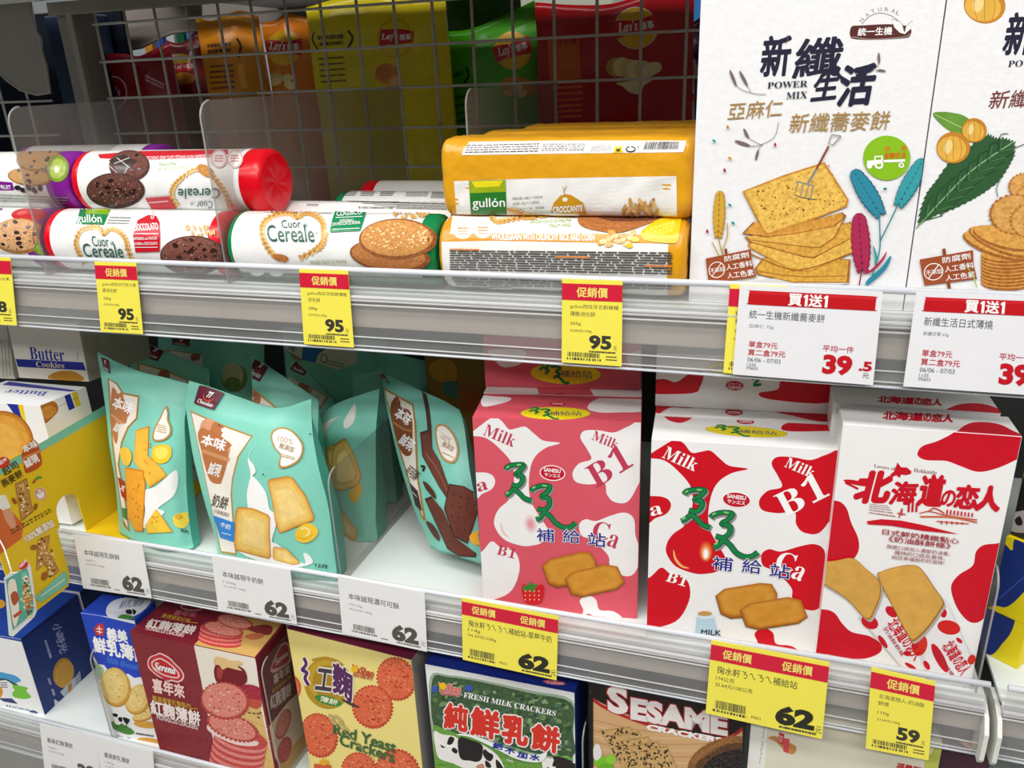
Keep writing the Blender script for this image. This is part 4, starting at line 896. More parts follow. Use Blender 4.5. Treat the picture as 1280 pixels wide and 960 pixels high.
# ------------------------------------------------------------------ pouches, tray and butter cookie boxes on the middle shelf
def catgrid(g, nr, nc):
    """a smooth sheet through a coarse grid of 3-D points"""
    R, Cn = len(g), len(g[0])
    def cr(p, t):
        n = len(p) - 1; x = t * n; i = min(int(x), n - 1); u = x - i
        a, b, c, d = p[max(i - 1, 0)], p[i], p[i + 1], p[min(i + 2, n)]
        if i == 0: a = b * 2 - c
        if i + 2 > n: d = c * 2 - b
        return (b * 2 + (c - a) * u + (a * 2 - b * 5 + c * 4 - d) * u * u + (b * 3 - a - c * 3 + d) * u ** 3) * .5
    out = []
    for i in range(nr):
        row = [cr([g[r][c] for r in range(R)], i / (nr - 1)) for c in range(Cn)]
        out.append([cr(row, j / (nc - 1)) for j in range(nc)])
    return out
def pouch(label, g, thick, col, bulge=.006, seal=.1, group='pouches', gus=None, edge=.5, name='biscuit_pouch', cat='biscuits', kind='t', wr=.0008, back=V((0, 1, 0)), seed=1, tk0=.0012, zmin=None):
    """a standing pouch: front sheet through points (px, py, y), back sheet behind it, gussets, sealed top"""
    pts = [[at(*q) if not isinstance(q, V) else q for q in row] for row in g]
    if zmin is not None:
        for row in pts:
            for q in row: q.z = max(q.z, zmin)
    nr, nc = 34, 22; S = catgrid(pts, nr, nc); rnd = random.Random(seed); ph = [rnd.uniform(0, 6.28) for _ in range(8)]
    F = []; B = []
    for i in range(nr):
        v = i / (nr - 1); fr = []; br = []
        for j in range(nc):
            u = j / (nc - 1); p = S[i][j]
            e = math.sin(math.pi * u) ** .7; d = max(0, (v - seal) / (1 - seal)); dd = math.sin(math.pi * min(1, d * .95 + .02)) ** .8 if d > 0 else 0
            w = wr * (math.sin(9 * u + 14 * v + ph[0]) + .7 * math.sin(17 * u - 8 * v + ph[1]) + .5 * math.sin(23 * v + ph[2])) * (.4 if v < seal else 1)
            if v < seal: w += .00025 * math.sin(v / seal * 30)
            t = tk0 + thick * min(1, d * 1.8) ** .8 * (edge + (1 - edge) * e)
            fr.append(p - back * (bulge * e * dd + w)); br.append(p + back * t)
        F.append(fr); B.append(br)
    if zmin is not None:
        for row in F + B:
            for q in row: q.z = max(q.z, zmin)
    root = thing(name, label, cat, (S[-1][nc // 2] + B[-1][nc // 2]) / 2, group)
    ks = max(2, int(nr * seal))
    body, top, side, side2 = Part('pouch_body'), Part('top_seal'), Part('side_gusset'), Part('side_gusset')
    fv = [p for r in F for p in r]; bv = [p for r in B for p in r]; N = nr * nc; ma = m(col, kind)
    q = lambda i, j, o=0: o + i * nc + j
    ff = [[q(i, j), q(i, j + 1), q(i + 1, j + 1), q(i + 1, j)] for i in range(nr - 1) for j in range(nc - 1)]
    sf = [f for f in ff if f[0] // nc < ks]; mf = [f for f in ff if f[0] // nc >= ks]
    body.add(fv + bv, mf + [[a + N for a in f][::-1] for f in mf] + [[q(nr - 1, j), q(nr - 1, j + 1), q(nr - 1, j + 1, N), q(nr - 1, j, N)] for j in range(nc - 1)], ma, True)
    top.add(fv + bv, sf + [[a + N for a in f][::-1] for f in sf] + [[q(0, j), q(0, j, N), q(0, j + 1, N), q(0, j + 1)] for j in range(nc - 1)], ma, True)
    side.add(fv + bv, [[q(i, c), q(i + 1, c), q(i + 1, c, N), q(i, c, N)] for c in (nc - 1,) for i in range(nr - 1)], m(gus or col, kind), False); side2.add(fv + bv, [[q(i, 0), q(i + 1, 0), q(i + 1, 0, N), q(i, 0, N)] for i in range(nr - 1)], m(gus or col, kind), False)
    body.skin = Skin(fv, ff); side.skin = Skin(fv + bv, side.f); body.root = root
    def done():
        for p in (body, top, side, side2):
            used = sorted({a for f in p.f for a in f}); mp = {a: i for i, a in enumerate(used)}
            p.v = [p.v[a] for a in used]; p.f = [[mp[a] for a in f] for f in p.f]; p.build(root)
    body.done = done; body.side = side
    return body
TEAL, TEALD = '84d2bf', '4fb09a'
GPO = 'teal biscuit pouches'
ZP = DECK[1] + .0006
def brandpatch(A, q):
    H = homog([(0, 0), (100, 0), (100, 80), (0, 80)], P(q)); B = Art(A.part, A.surf, kind='t'); B.lift = A.lift; B.fmap = lambda x, y: A.px(H(x, y))
    B.blob('6a1c34', '4,0 50,-1 96,0 100,4 100,40 100,76 96,80 50,81 4,80 0,76 0,40 0,4', 2)
    B.line('e8502c', '28,26 36,44 52,48 68,40 76,26', 6, taper=True).text('ffffff', '77', 42, 36, 66, 36, 26, .05, shear=.3).text('ffffff', 'Chocolate', 14, 70, 88, 70, 20, .01, font=SCRIPT); A.lift = B.lift
# ---- milk pouch, the front one
V0 = (200, 470, 3.842)
w = pouch('teal pouch with two milk biscuits and a blue band, front and centre of the pouches',
    [[(236, 476, .062), (262, 484, .058), (300, 497, .06), (345, 510, .055), (389, 499, .05)],
     [(232, 512, .051), (262, 520, .046), (303, 528, .042), (348, 535, .04), (391, 540, .046)],
     [(240, 558, .044), (268, 562, .036), (312, 566, .028), (360, 575, .03), (400, 590, .038)],
     [(254, 620, .034), (282, 622, .026), (326, 628, .018), (378, 638, .020), (412, 648, .028)],
     [(268, 672, .032), (296, 678, .018), (338, 688, .012), (388, 698, .014), (420, 706, .02)],
     [(278, 718, .024), (304, 728, .014), (345, 738, .010), (392, 746, .012), (424, 752, .016)]], .042, TEAL, .003, .13, GPO, TEALD, zmin=ZP)
A = Art(w, w.skin, V0, kind='t')
A.poly('b8924a', '145,165 300,232 446,286 380,388 352,490 345,560 362,790 370,860 292,850 250,640').poly('f4efe6', '152,176 300,242 436,292 372,386 346,490 339,570 356,790 362,850 296,840 252,640')
A.blob('e0a07a', '205,215 235,205 260,215 268,245 262,290 290,285 335,335 325,380 240,350 200,300 190,260', 4)
A.blob('c07848', '258,222 300,235 312,262 296,290 345,330 326,352 330,395 300,500 286,518 240,500 208,400 200,360 182,280 205,248 240,262', 4)
A.line('d89a68', '205,358 250,375 335,405', 18); A.ell('f4f0ea', 320, 265, 26, 14, 20)
A.text('ffffff', '本味', 195, 328, 308, 362, 54, .03, up='p').text('ffffff', '誠現', 228, 468, 284, 486, 60, .025, up='p')
A.text('5a5048', '奶餅', 246, 622, 320, 642, 60, .012, up='p').text('8a7c70', 'COOKIES', 262, 655, 330, 676, 18, font=SERIF, up='p')
A.poly('2a86d8', '258,668 358,702 362,798 292,775').text('ffffff', '牛奶', 290, 722, 338, 738, 24, .01, up='p').lines('d0e4f4', '300,745 345,758 345,768 300,756', 1, 2, .5)
A.blob('f4f4f4', '452,336 440,360 428,375 432,400 455,430 462,460 448,478 470,500 512,560 530,640 565,660 558,720 540,790 570,808 640,870 700,900 690,850 720,860 730,900 600,915 380,840 430,720 420,580 428,520 438,470 425,395', 4)
def bread(A, q, c='efc870', e='c88232'):
    q = chaikin(P(q), .12); n = len(q); cx = sum(p[0] for p in q) / n; cy = sum(p[1] for p in q) / n
    for s, h in ((1, e), (.965, 'd99c42'), (.93, 'e3ae52'), (.88, 'eabe62'), (.78, c), (.6, 'f3d488')): A.poly(m(h, 'n'), [(cx + (x - cx) * s, cy + (y - cy) * s) for x, y in q])
bread(A, '516,496 630,476 700,570 748,690 660,722 575,756 555,700 540,600'); bread(A, '368,626 450,632 532,668 530,760 538,880 440,855 358,832')
bread(A, '545,815 610,825 680,898 640,905 545,878', 'eec468'); A.blob('f2c83a', '652,748 680,715 725,705 760,740 740,780 700,798 660,785', 4).line('fae89a', '680,735 700,725 720,745 705,765', 8).line('e0a82a', '662,770 700,780 735,760', 5)
A.blob('b8924a', '536,300 545,262 590,246 640,262 682,310 690,355 670,405 620,436 578,440 574,412 580,380 552,345', 4).blob('f4f6f2', '544,302 552,270 592,254 636,270 674,314 682,354 662,400 618,428 586,430 582,410 586,378 560,345', 4)
A.text('b8924a', '100%', 566, 312, 638, 330, 26, up='p').text('a8823a', '無添加', 572, 346, 640, 368, 28, .02, up='p').line('b8924a', '580,372 648,392', 3).lines('b8924a', '590,378 652,396 650,406 588,390', 1, 4, .6, .3)
A.text('333333', '12片', 748, 912, 806, 922, 20, .02, up='p'); brandpatch(A, '196,40 312,84 262,164 170,130')
for x, y in ((502, 470), (726, 276), (290, 236)): A.ell('222222', x, y, 4)
for i in range(40): A.ell('6cc0ac', random.uniform(380, 720), random.uniform(180, 560), 1.6, 1.6, 0, 5)
w.done()
# ---- cheese pouch, left
w = pouch('teal pouch with cheese sticks on it, leaning in the yellow tray at left',
    [[(122, 440, .12), (150, 455, .10), (180, 466, .09), (210, 473, .085), (238, 481, .08)],
     [(126, 474, .10), (152, 486, .08), (180, 495, .07), (207, 506, .066), (232, 518, .066)],
     [(134, 530, .082), (160, 540, .062), (188, 550, .052), (214, 560, .05), (232, 566, .056)],
     [(142, 590, .062), (166, 598, .044), (194, 608, .036), (216, 616, .036), (234, 624, .044)],
     [(148, 640, .045), (172, 650, .030), (200, 660, .024), (222, 668, .026), (240, 674, .034)],
     [(152, 676, .034), (176, 688, .022), (203, 698, .018), (226, 706, .020), (246, 712, .028)]],   .024, TEAL, .003, .13, GPO, TEALD, zmin=ZP + .0022, seed=4)
A = Art(w, w.skin, (100, 410, 3.765), kind='t')
A.poly('a8823c', '130,235 175,260 205,305 280,318 272,425 230,470 200,540 185,640 215,800 235,960 205,930 180,760 150,540').poly('f2ece2', '138,244 172,266 200,312 272,326 264,422 224,464 194,535 178,640 208,800 226,940 205,900 182,740 158,540')
A.blob('c07a4e', '150,290 165,285 180,310 200,300 210,340 240,390 225,420 215,450 185,455 178,530 165,540 150,470 145,400', 3); A.line('dca070', '148,405 180,435 205,450', 12)
A.text('ffffff', '本味', 148, 372, 238, 408, 56, .03, up='p').text('ffffff', '誠', 155, 480, 176, 492, 44, .02, up='p')
A.poly('a83424', '180,700 212,722 228,822 198,790').text('ffffff', '乳', 188, 760, 208, 772, 26, .01, up='p').poly('2a8a4a', '200,845 222,850 222,905 206,890')
A.blob('f6f6f4', '300,770 360,745 420,690 455,670 460,730 440,790 390,830 370,850 400,868 330,930 300,935 310,850', 3)
def cheese(A, q, c='f4b638', e='d88420', holes=7, seed=1):
    q = P(q); n = len(q); cx = sum(p[0] for p in q) / n; cy = sum(p[1] for p in q) / n
    A.poly(m(e, 'n'), q).poly(m(c, 'n'), [(cx + (x - cx) * .92 - 2, cy + (y - cy) * .95) for x, y in q]); r = random.Random(seed)
    for i in range(holes):
        a, b = r.uniform(-.55, .55), r.uniform(-.6, .6); k = 1 - abs(b) * .3
        mx = [min(p[0] for p in q), max(p[0] for p in q)]; my = [min(p[1] for p in q), max(p[1] for p in q)]
        A.ell(e, cx + a * (mx[1] - mx[0]) * .32 * k, cy + b * (my[1] - my[0]) * .5, 5, 6, 20, 8)
cheese(A, '265,480 328,460 322,600 380,650 412,695 330,752 300,690 255,625', 'f2bc44', 'dc9a2a', 9, 3); cheese(A, '215,655 300,668 312,730 300,958 262,955 228,890', 'efa530', 'd88424', 12, 5)
cheese(A, '310,930 360,850 385,880 440,960 320,965', 'f2c83e', 'e09a30', 6, 7)
A.blob('f6ca2c', '342,590 352,560 385,548 425,556 432,585 420,620 385,638 350,622', 4).blob('fae060', '352,585 365,565 400,560 418,580 405,610 370,615', 3).blob('f4d84a', '440,890 460,872 510,868 515,900 490,940 450,930', 4).ell('e8a82a', 465, 888, 18, 12, 10); A.blob('f4c84a', '192,575 215,560 240,575 248,610 232,648 205,630', 4)
A.blob('b8924a', '408,366 420,400 420,430 434,470 428,505 395,530 355,532 344,510 358,460 380,420', 4).blob('f2f0e8', '406,380 414,405 412,432 425,470 420,500 392,522 360,524 352,508 364,464 386,424', 4).lines('b8924a', '368,450 408,458 410,500 365,490', 4, 4, .5)
brandpatch(A, '104,138 138,150 146,215 118,195'); A.text('333333', '8片', 476, 958, 512, 968, 18, .02)
w.done()
# ---- cocoa pouch
w = pouch('teal pouch with dark chocolate biscuits, leaning against the pink boxes',
    [[(476, 466, .17), (498, 474, .155), (525, 488, .14), (552, 500, .13), (574, 512, .12)],
     [(482, 500, .15), (504, 506, .130), (532, 516, .115), (560, 526, .105), (580, 532, .10)],
     [(492, 550, .125), (514, 556, .105), (540, 562, .09), (566, 570, .082), (586, 578, .08)],
     [(506, 600, .105), (526, 606, .085), (550, 612, .072), (574, 618, .066), (594, 626, .066)],
     [(522, 648, .088), (540, 654, .072), (562, 660, .060), (582, 668, .056), (600, 674, .058)],
     [(538, 684, .076), (552, 690, .062), (568, 694, .054), (586, 700, .052), (604, 706, .054)]], .04, '80cebd', .003, .12, GPO, TEALD, zmin=ZP, seed=6)
A = Art(w, w.skin, (380, 420, 3.2), kind='t')
A.poly('a8823c', '318,205 438,272 450,350 458,560 488,740 475,735 430,620 370,420').poly('efe8dc', '324,216 432,278 442,350 450,560 478,725 436,620 376,420')
A.blob('8a4a2c', '345,290 370,240 385,262 390,285 430,310 434,440 425,478 395,470 368,400', 3); A.line('b87a4a', '358,345 400,372 432,380', 10)
A.text('ffffff', '本味', 358, 322, 414, 360, 48, .03, up='p').text('ffffff', '誠現', 376, 425, 424, 462, 46, .025, up='p').text('4a4038', '可可酥', 402, 545, 444, 580, 40, .012, up='p')
A.poly('4a3030', '424,585 456,618 474,700 448,678').lines('d0c0b0', '434,615 452,634 456,650 438,632', 1, 2, .5)
A.line('4a2a22', '478,215 492,280 502,350 506,440', 16)
def choc(A, q, holes=(4, 3), c='6a3a2e', e='45241e'):
    q = P(q); cx = sum(p[0] for p in q) / len(q); cy = sum(p[1] for p in q) / len(q); A.poly(m(e, 'n'), q).poly(m(c, 'n'), [(cx + (x - cx) * .93, cy + (y - cy) * .95) for x, y in q])
choc(A, '466,385 500,376 515,450 545,500 580,600 612,630 580,660 540,600 475,480'); choc(A, '485,650 512,640 560,700 600,800 690,868 688,884 620,880 575,850')
choc(A, '582,590 640,600 692,630 698,690 655,830 600,800 562,690')
for i in range(4):
    for j in range(3): A.ell('3a1c18', 596 + j * 28 - i * 4 + 4, 634 + i * 42 + j * 8, 5, 3, 30, 6)
A.blob('5a3226', '478,580 498,590 525,625 530,650 515,640 490,610', 3).blob('5a3226', '490,740 520,755 545,800 540,818 515,790', 3).blob('f0b83a', '662,800 690,778 716,790 712,830 680,832', 3).line('3a1e1a', '470,520 484,522 478,540', 8).line('8a5a4a', '490,470 540,540 575,620', 5)
A.blob('b8924a', '526,378 540,354 572,360 605,400 620,450 612,495 590,510 555,490 535,440', 4).blob('f0efe8', '533,382 545,362 570,368 598,404 612,450 605,488 588,500 560,482 541,438', 4).text('a8823a', '100%', 546, 408, 582, 432, 22, up='p').text('a8823a', '無添加', 552, 440, 594, 464, 22, .02, up='p').lines('a8823a', '552,458 600,482 600,492 555,470', 1, 3, .4)
brandpatch(A, '296,132 320,145 345,192 318,172'); w.done()
# ---- milk pouch behind the divider, and the ones leaning further back
w = pouch('teal milk pouch standing behind the clear divider, cookies pale through it',
    [[(398, 520, .17), (420, 505, .16), (446, 495, .155), (474, 486, .15)], [(402, 560, .15), (424, 555, .135), (448, 548, .13), (470, 545, .13)],
     [(408, 620, .135), (428, 620, .115), (450, 615, .11), (470, 610, .115)], [(414, 660, .125), (432, 665, .105), (452, 662, .10), (470, 655, .105)], [(420, 684, .12), (436, 692, .10), (454, 690, .095), (472, 680, .10)]], .05, TEAL, .003, .1, GPO, TEALD, zmin=ZP, seed=7)
A = Art(w, w.skin, (380, 420, 3.2), kind='t')
A.blob('f0efe8', '160,340 190,290 205,270 208,310 195,350 165,370', 3).blob('ece8d8', '50,420 80,350 150,320 110,345 80,420 100,520 90,560', 3)
bread(A, '80,450 130,430 140,520 100,540', 'd8a850', 'a87a34'); bread(A, '115,440 165,405 200,470 232,560 215,600 150,622 105,610', 'dcb060', 'a87a34'); bread(A, '92,680 150,690 215,780 210,820 150,815 105,760', 'dcb868', 'b08a40'); A.blob('e8b83a', '178,630 210,600 232,590 225,640 200,668', 3)
w.done()
def back_pouch(label, tl, tr, bl, br, y, lean=.06, patch=None, extra=None, seed=1, col=TEAL, zmin=ZP, th=.03):
    g = []
    for i in range(4):
        t = i / 3; L = (tl[0] + (bl[0] - tl[0]) * t, tl[1] + (bl[1] - tl[1]) * t); R = (tr[0] + (br[0] - tr[0]) * t, tr[1] + (br[1] - tr[1]) * t)
        g.append([(L[0] + (R[0] - L[0]) * u, L[1] + (R[1] - L[1]) * u, y - lean * t - .008 * math.sin(math.pi * u)) for u in (0, .33, .66, 1)])
    w = pouch(label, g, th, col, .004, .12, GPO, TEALD, zmin=zmin, seed=seed)
    if patch or extra:
        A = Art(w, w.skin, (140, 410, 4.571), kind='t')
        if extra: extra(A)
        if patch: brandpatch(A, patch)
    w.done(); return w
def swing(A, q, c='b8924a'): A.poly(c, q[0]).poly('efe6da', q[1]).blob('b06a44', q[2], 3)
back_pouch('teal pouch leaning at the back left, dark red patch near its top corner', (160, 420), (262, 462), (172, 560), (268, 590), .225, .05, '210,85 305,125 262,190 162,155', lambda A: swing(A, ('145,195 300,235 450,300 400,420 150,420', '158,206 300,246 430,300 400,420 158,420', '275,245 320,240 330,290 290,330 260,300')), 11)
back_pouch('teal pouch furthest back at left, tucked under the shelf edge', (196, 404), (300, 440), (205, 560), (300, 590), .30, .05, '345,60 448,65 442,106 345,95', lambda A: swing(A, ('310,122 600,160 600,240 320,240', '330,130 590,165 590,240 340,240', '455,150 500,148 500,180 455,185')), 12)
back_pouch('teal pouch in the middle of the back, oval window showing at its right', (250, 415), (330, 430), (262, 560), (330, 590), .268, .05, None, lambda A: A.ell('7a8a54', 700, 285, 75, 82).ell('c8c09a', 690, 270, 62, 70).ell('6f8a4a', 690, 315, 45, 36), 13)
back_pouch('teal pouch leaning between the milk pouch and the back row', (314, 444), (398, 500), (318, 600), (398, 620), .15, .05, '830,160 905,205 845,308 765,265', lambda A: swing(A, ('730,280 960,465 900,560 720,560', '735,298 945,468 900,560 735,560', '800,360 850,390 840,440 800,430')), 14)
back_pouch('teal pouch leaning right of the middle, folded corner pointing at the divider', (356, 436), (418, 500), (372, 600), (430, 630), .25, .05, '1060,180 1160,205 1095,272 1015,235', lambda A: swing(A, ('970,262 1240,390 1150,520 1100,500', '1000,275 1225,390 1150,500 1110,470', '1075,310 1140,345 1120,380 1070,350')), 15)
back_pouch('teal pouch at the back with a blue label and upright print', (352, 408), (482, 424), (366, 560), (482, 580), .31, .04, None, lambda A: A.poly('b8924a', '900,90 1090,90 1090,190 1000,180').poly('e8e0d0', '925,90 1090,90 1085,175').text('4a4038', '牛', 1015, 135, 1060, 140, 32, .01).poly('2a7ac0', '1095,95 1250,95 1160,198 1085,180').poly('e6dfcc', '1255,96 1400,100 1400,200 1290,240 1165,195 1180,150').ring('3a8a4a', 1212, 175, 20, 26, 6).lines('3a6a4a', '1235,180 1330,200 1325,232 1230,212', 2, 4, .4, .3), 16)
back_pouch('teal pouch standing dim in the back left of the cocoa one', (440, 470), (478, 462), (446, 660), (500, 660), .24, .05, None, None, 17)
back_pouch('teal pouch dim at the back behind the cocoa one', (470, 436), (545, 455), (490, 600), (560, 620), .30, .05, None, None, 18)
# ---- dim yellow cookie pouch at the back
w = pouch('dark yellow and teal pouch deep in the shade behind the cocoa pouch', [[(530, 440, .27), (565, 440, .26), (606, 446, .25)], [(535, 500, .25), (570, 505, .235), (606, 510, .23)], [(545, 600, .23), (575, 600, .215), (606, 605, .21)], [(550, 650, .22), (580, 650, .205), (606, 655, .20)]], .04, '8a6a1a', .004, .1, GPO, '5a4414', zmin=ZP, seed=9)
A = Art(w, w.skin, (380, 420, 3.2), kind='t'); A.blob(m('c89024', 'n'), '500,120 560,90 610,120 600,190 520,170', 3).blob('3f7a68', '555,190 600,180 625,215 605,250 565,235', 3).blob(m('a85a24', 'n'), '620,215 690,220 720,260 690,310 640,290', 3).line('a84a24', '600,215 650,200 720,210', 5); w.done()
# ------------------------------------------------------------------ cardboard tray with its printed side flag
def prism_x(p, x, t, yz, ma):
    n = len(yz); vs = [(x, y, z) for y, z in yz] + [(x + t, y, z) for y, z in yz]; tr = tessellate_polygon([[V((y, z, 0)) for y, z in yz]])
    p.add(vs, [list(f) for f in tr] + [[i + n for i in f][::-1] for f in tr] + [[i, (i + 1) % n, n + (i + 1) % n, n + i] for i in range(n)], ma)
XT = at(81, 700, -.0075).x
def atx(px, py, x=None):
    d = ray(px, py); x = XT if x is None else x
    return CAMP + d * ((x - CAMP.x) / d.x)
tr_ = thing('display_tray', 'cardboard display tray, yellow inside with a teal rim and a printed flag over the rail', 'display tray', (XT + .05, .1, DECK[1]))
p = Part('side_panel')
zt0 = atx(127, 503).z; pt = [atx(0, 580), atx(127, 503), atx(150, 496)]
cF, cB, cT = atx(70, 640).y, atx(102, 640).y, atx(86, 616).z; cm = (cF + cB) / 2; cr = (cB - cF) / 2
arch = [(cm + cr * math.cos(a), cT - cr + cr * math.sin(a)) for a in [math.pi * k / 8 for k in range(9)]]
yz = [(pt[0].y - .03, pt[0].z), (.175, pt[0].z), (.175, ZP + .0003), (cB, ZP + .0003)] + arch + [(cF, LIP[1] + .004), (-.0065, LIP[1] + .001), (-.0065, atx(81, 722).z), (-.012, atx(81, 736).z), (pt[0].y - .03, atx(45, 752).z - .012)]
prism_x(p, XT - .0016, .0016, yz, m('e8c41c', 'p'))
ps = Plane(V((XT + .00001, 0, 0)), V((1, 0, 0)))
A = Art(p, ps, (0, 500, 3)); A.lift = .0001
def inside(s): return s
A.poly('7fcab0', '-60,296 0,250 460,-20 470,10 0,282 -60,320')
A.poly('d86a2c', '-30,340 30,400 90,470 80,520 -30,600').poly('f0efe8', '-10,360 20,355 40,400 20,420 -10,400').blob('e0a080', '10,420 40,410 60,470 40,480', 3)
A.blob('c0501c', '82,195 120,150 140,160 150,195 155,245 100,275 88,245', 3).line('d88a50', '80,222 155,190', 10); A.text('ffffff', '本味', 92, 200, 144, 172, 28, .03, up='p').text('ffffff', '誠現', 100, 256, 150, 228, 32, .03, up='p')
A.ell('d83020', 12, 235, 24, 22, -30).text('ffffff', 'NEW', -4, 248, 28, 224, 13, .03, up='p'); A.text('4a3a10', '起司', 18, 286, 72, 252, 30, .02, up='p').text('4a3a10', '燕麥餅', 14, 330, 88, 284, 30, .02, up='p')
def bar(A, q, c='c08a44'):
    A.poly(m('8a5a24', 'c'), q); q = P(q); cx = sum(a[0] for a in q) / len(q); cy = sum(a[1] for a in q) / len(q); A.poly(m(c, 'c'), [(cx + (x - cx) * .92, cy + (y - cy) * .95) for x, y in q]); r = random.Random(int(cx))
    for i in range(26):
        a, b = r.uniform(-.4, .4), r.uniform(-.42, .42); A.ell(('e8c888', 'a8702c', '6a4018', 'f0dcae')[i % 4], cx + a * 40, cy + b * 130, 6, 4, r.uniform(0, 180), 6)
bar(A, '55,315 100,292 122,420 78,455'); A.ell(m('a05a24', 'n'), 52, 378, 8, 14, -30, 10).ell(m('a05a24', 'n'), 132, 400, 8, 14, 20, 10)
A.ell('f0f0e8', 150, 352, 22, 24).ring('d84a3a', 150, 352, 20, 22, 4).text('c83a2a', '無添', 138, 356, 162, 346, 14, up='p').line('3a9a4a', '122,310 140,292 155,290', 8).line('c8442c', '122,312 132,300', 8)
A.lines('6a5010', '36,484 186,404 194,420 44,506', 2, 5, .5, .3)
A.text('ffffff', '100%無添加', 100, 535, 205, 472, 30, .02, up='p', out=('c8980c', .03))
bar(A, '140,525 185,505 170,610 135,640', 'c89048'); bar(A, '150,585 185,570 220,640 195,662', 'c89048'); A.ell(m('a8642a', 'n'), 125, 552, 14, 10, -20, 10).ell(m('a8642a', 'n'), 165, 660, 12, 18, 20, 10)
A.poly('7fcab0', '150,760 128,740 240,640 250,655 250,690 230,705').line('f2f2e8', '152,735 240,672', 3)
p.build(tr_)
p = Part('tray_floor'); p.box((XT + .0004, .02, ZP + .0002), (XT + .075, .175, ZP + .0012), m('ecc41a', 'p')); p.box((XT + .0004, .0095, ZP + .0002), (XT + .075, .02, ZP + .0014), m('6fc8ae', 'p')); p.build(tr_)
# ---- small hanging talker on a white wire
r = thing('shelf_talker', 'little teal shelf talker with white border hanging on a thin white wire', 'shelf sign', at(25, 740, -.11))
p = Part('talker_card'); pts = [(5, 722), (12, 716), (22, 716), (33, 702), (38, 710), (45, 765), (42, 772), (16, 796), (11, 794)]
fr = [at(x, y, -.11 + (x - 5) * .0004) for x, y in pts]; n = len(fr); tt = tessellate_polygon([[V((x, y, 0)) for x, y in pts]])
p.add(fr + [q + V((0, .0012, 0)) for q in fr], [list(t) for t in tt] + [[i + n for i in t][::-1] for t in tt] + [[i, (i + 1) % n, n + (i + 1) % n, n + i] for i in range(n)], m('eef2ee', 'p'))
pl = Plane(fr[0], (fr[6] - fr[0]).cross(fr[3] - fr[0])); A = Art(p, pl, (0, 500, 3)); A.lift = .0006
A.poly('5cae9a', '22,672 62,648 98,625 105,640 128,780 122,800 58,850 48,862').poly('7ac4ae', '80,650 100,640 120,770 92,790').blob('f0e4d0', '30,690 55,670 66,720 72,800 56,850 44,800', 3).blob('b0542c', '40,730 60,715 72,745 52,770', 3).line('c8502c', '52,812 82,790', 12).ell('d83428', 88, 618, 20, 14, -40).text('ffffff', 'NEW', 78, 628, 104, 602, 10, .03, up='p').ell('eef2ee', 98, 668, 8, 12)
bar(A, '85,695 105,688 108,740 90,752'); bar(A, '92,745 118,730 112,780 100,790')
p.build(r)
p = Part('hanger_wire'); p.tube([at(15, 717, -.1062), at(10, 700, -.1), at(5, 685, -.09), at(-4, 668, -.08)], .0007, m('f0f0f0', 'm')); p.build(r)
# ------------------------------------------------------------------ butter cookie boxes at far left
GB = 'butter cookie boxes'
def quadbox(name, label, c8, col, group, cat='biscuits'):
    """carton from its eight corners: front bl br tr tl, back bl br tr tl"""
    c = [V(q) for q in c8]; root = thing(name, label, cat, sum(c, V()) / 8, group)
    b = Part('carton'); b.add(c, [[3, 2, 1, 0], [4, 5, 6, 7], [0, 1, 5, 4], [1, 2, 6, 5], [2, 3, 7, 6], [3, 0, 4, 7]], m(col)); b.build(root)
    return root, c
yb = .118
a0 = at(24.5, 472, yb); a1 = atz(111.5, 476, a0.z); a1 = at(111.5, 477, yb + .004); a2 = at(101, 416, yb + .004); a3 = at(10, 408, yb)
up = (a3 - a0).normalized(); a3 = a0 + up * .078; a2 = a1 + up * .078; dv = V((.02, .09, .004))
root, c = quadbox('butter_cookie_box', 'cream butter cookie box standing on another, blue band across its front', [a0, a1, a2, a3, a0 + dv, a1 + dv, a2 + dv, a3 + dv], 'e6e0d4', GB)
f = slab('front_panel', [c[0], c[1], c[2], c[3]], 'efe9dd', root); A = Art(f, f.face, (0, 400, 5.333))
A.poly('1c2c9a', '104,260 200,264 555,282 572,336 120,312').text('1c2c9a', 'Butter', 204, 262, 434, 275, 84, font=SERIF, up=(-12, -84), out=('efe9dd', .02)).text('f0e2b8', 'Cookies', 242, 312, 430, 322, 38, font=SERIF, up=(-6, -84))
A.blob(m('c8902e', 'n'), '320,386 350,355 420,338 500,346 560,390 520,410 400,400', 4); A.lines('888888', '512,215 524,216 526,265 514,264', 5, 3, .5); f.build(root)
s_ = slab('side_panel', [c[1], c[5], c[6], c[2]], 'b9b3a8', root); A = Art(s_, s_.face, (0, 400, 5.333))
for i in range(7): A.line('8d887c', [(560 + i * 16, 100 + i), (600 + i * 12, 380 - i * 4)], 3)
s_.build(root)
# the grey sides of two more boxes at the very edge
e0 = at(-62, 470, .10); e1 = at(22, 474, .125); e2 = at(11, 405, .125); e3 = at(-74, 400, .10); dv2 = V((.012, .07, 0))
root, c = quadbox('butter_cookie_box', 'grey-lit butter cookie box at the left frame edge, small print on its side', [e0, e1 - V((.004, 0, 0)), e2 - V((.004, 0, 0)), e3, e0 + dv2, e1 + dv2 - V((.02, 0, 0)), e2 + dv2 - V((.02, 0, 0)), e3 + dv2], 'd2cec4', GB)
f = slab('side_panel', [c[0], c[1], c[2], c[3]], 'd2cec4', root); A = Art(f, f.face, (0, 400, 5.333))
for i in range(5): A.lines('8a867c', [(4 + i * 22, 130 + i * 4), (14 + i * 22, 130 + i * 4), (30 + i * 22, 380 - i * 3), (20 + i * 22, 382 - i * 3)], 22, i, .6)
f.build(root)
zt = at(50, 507, .035).z
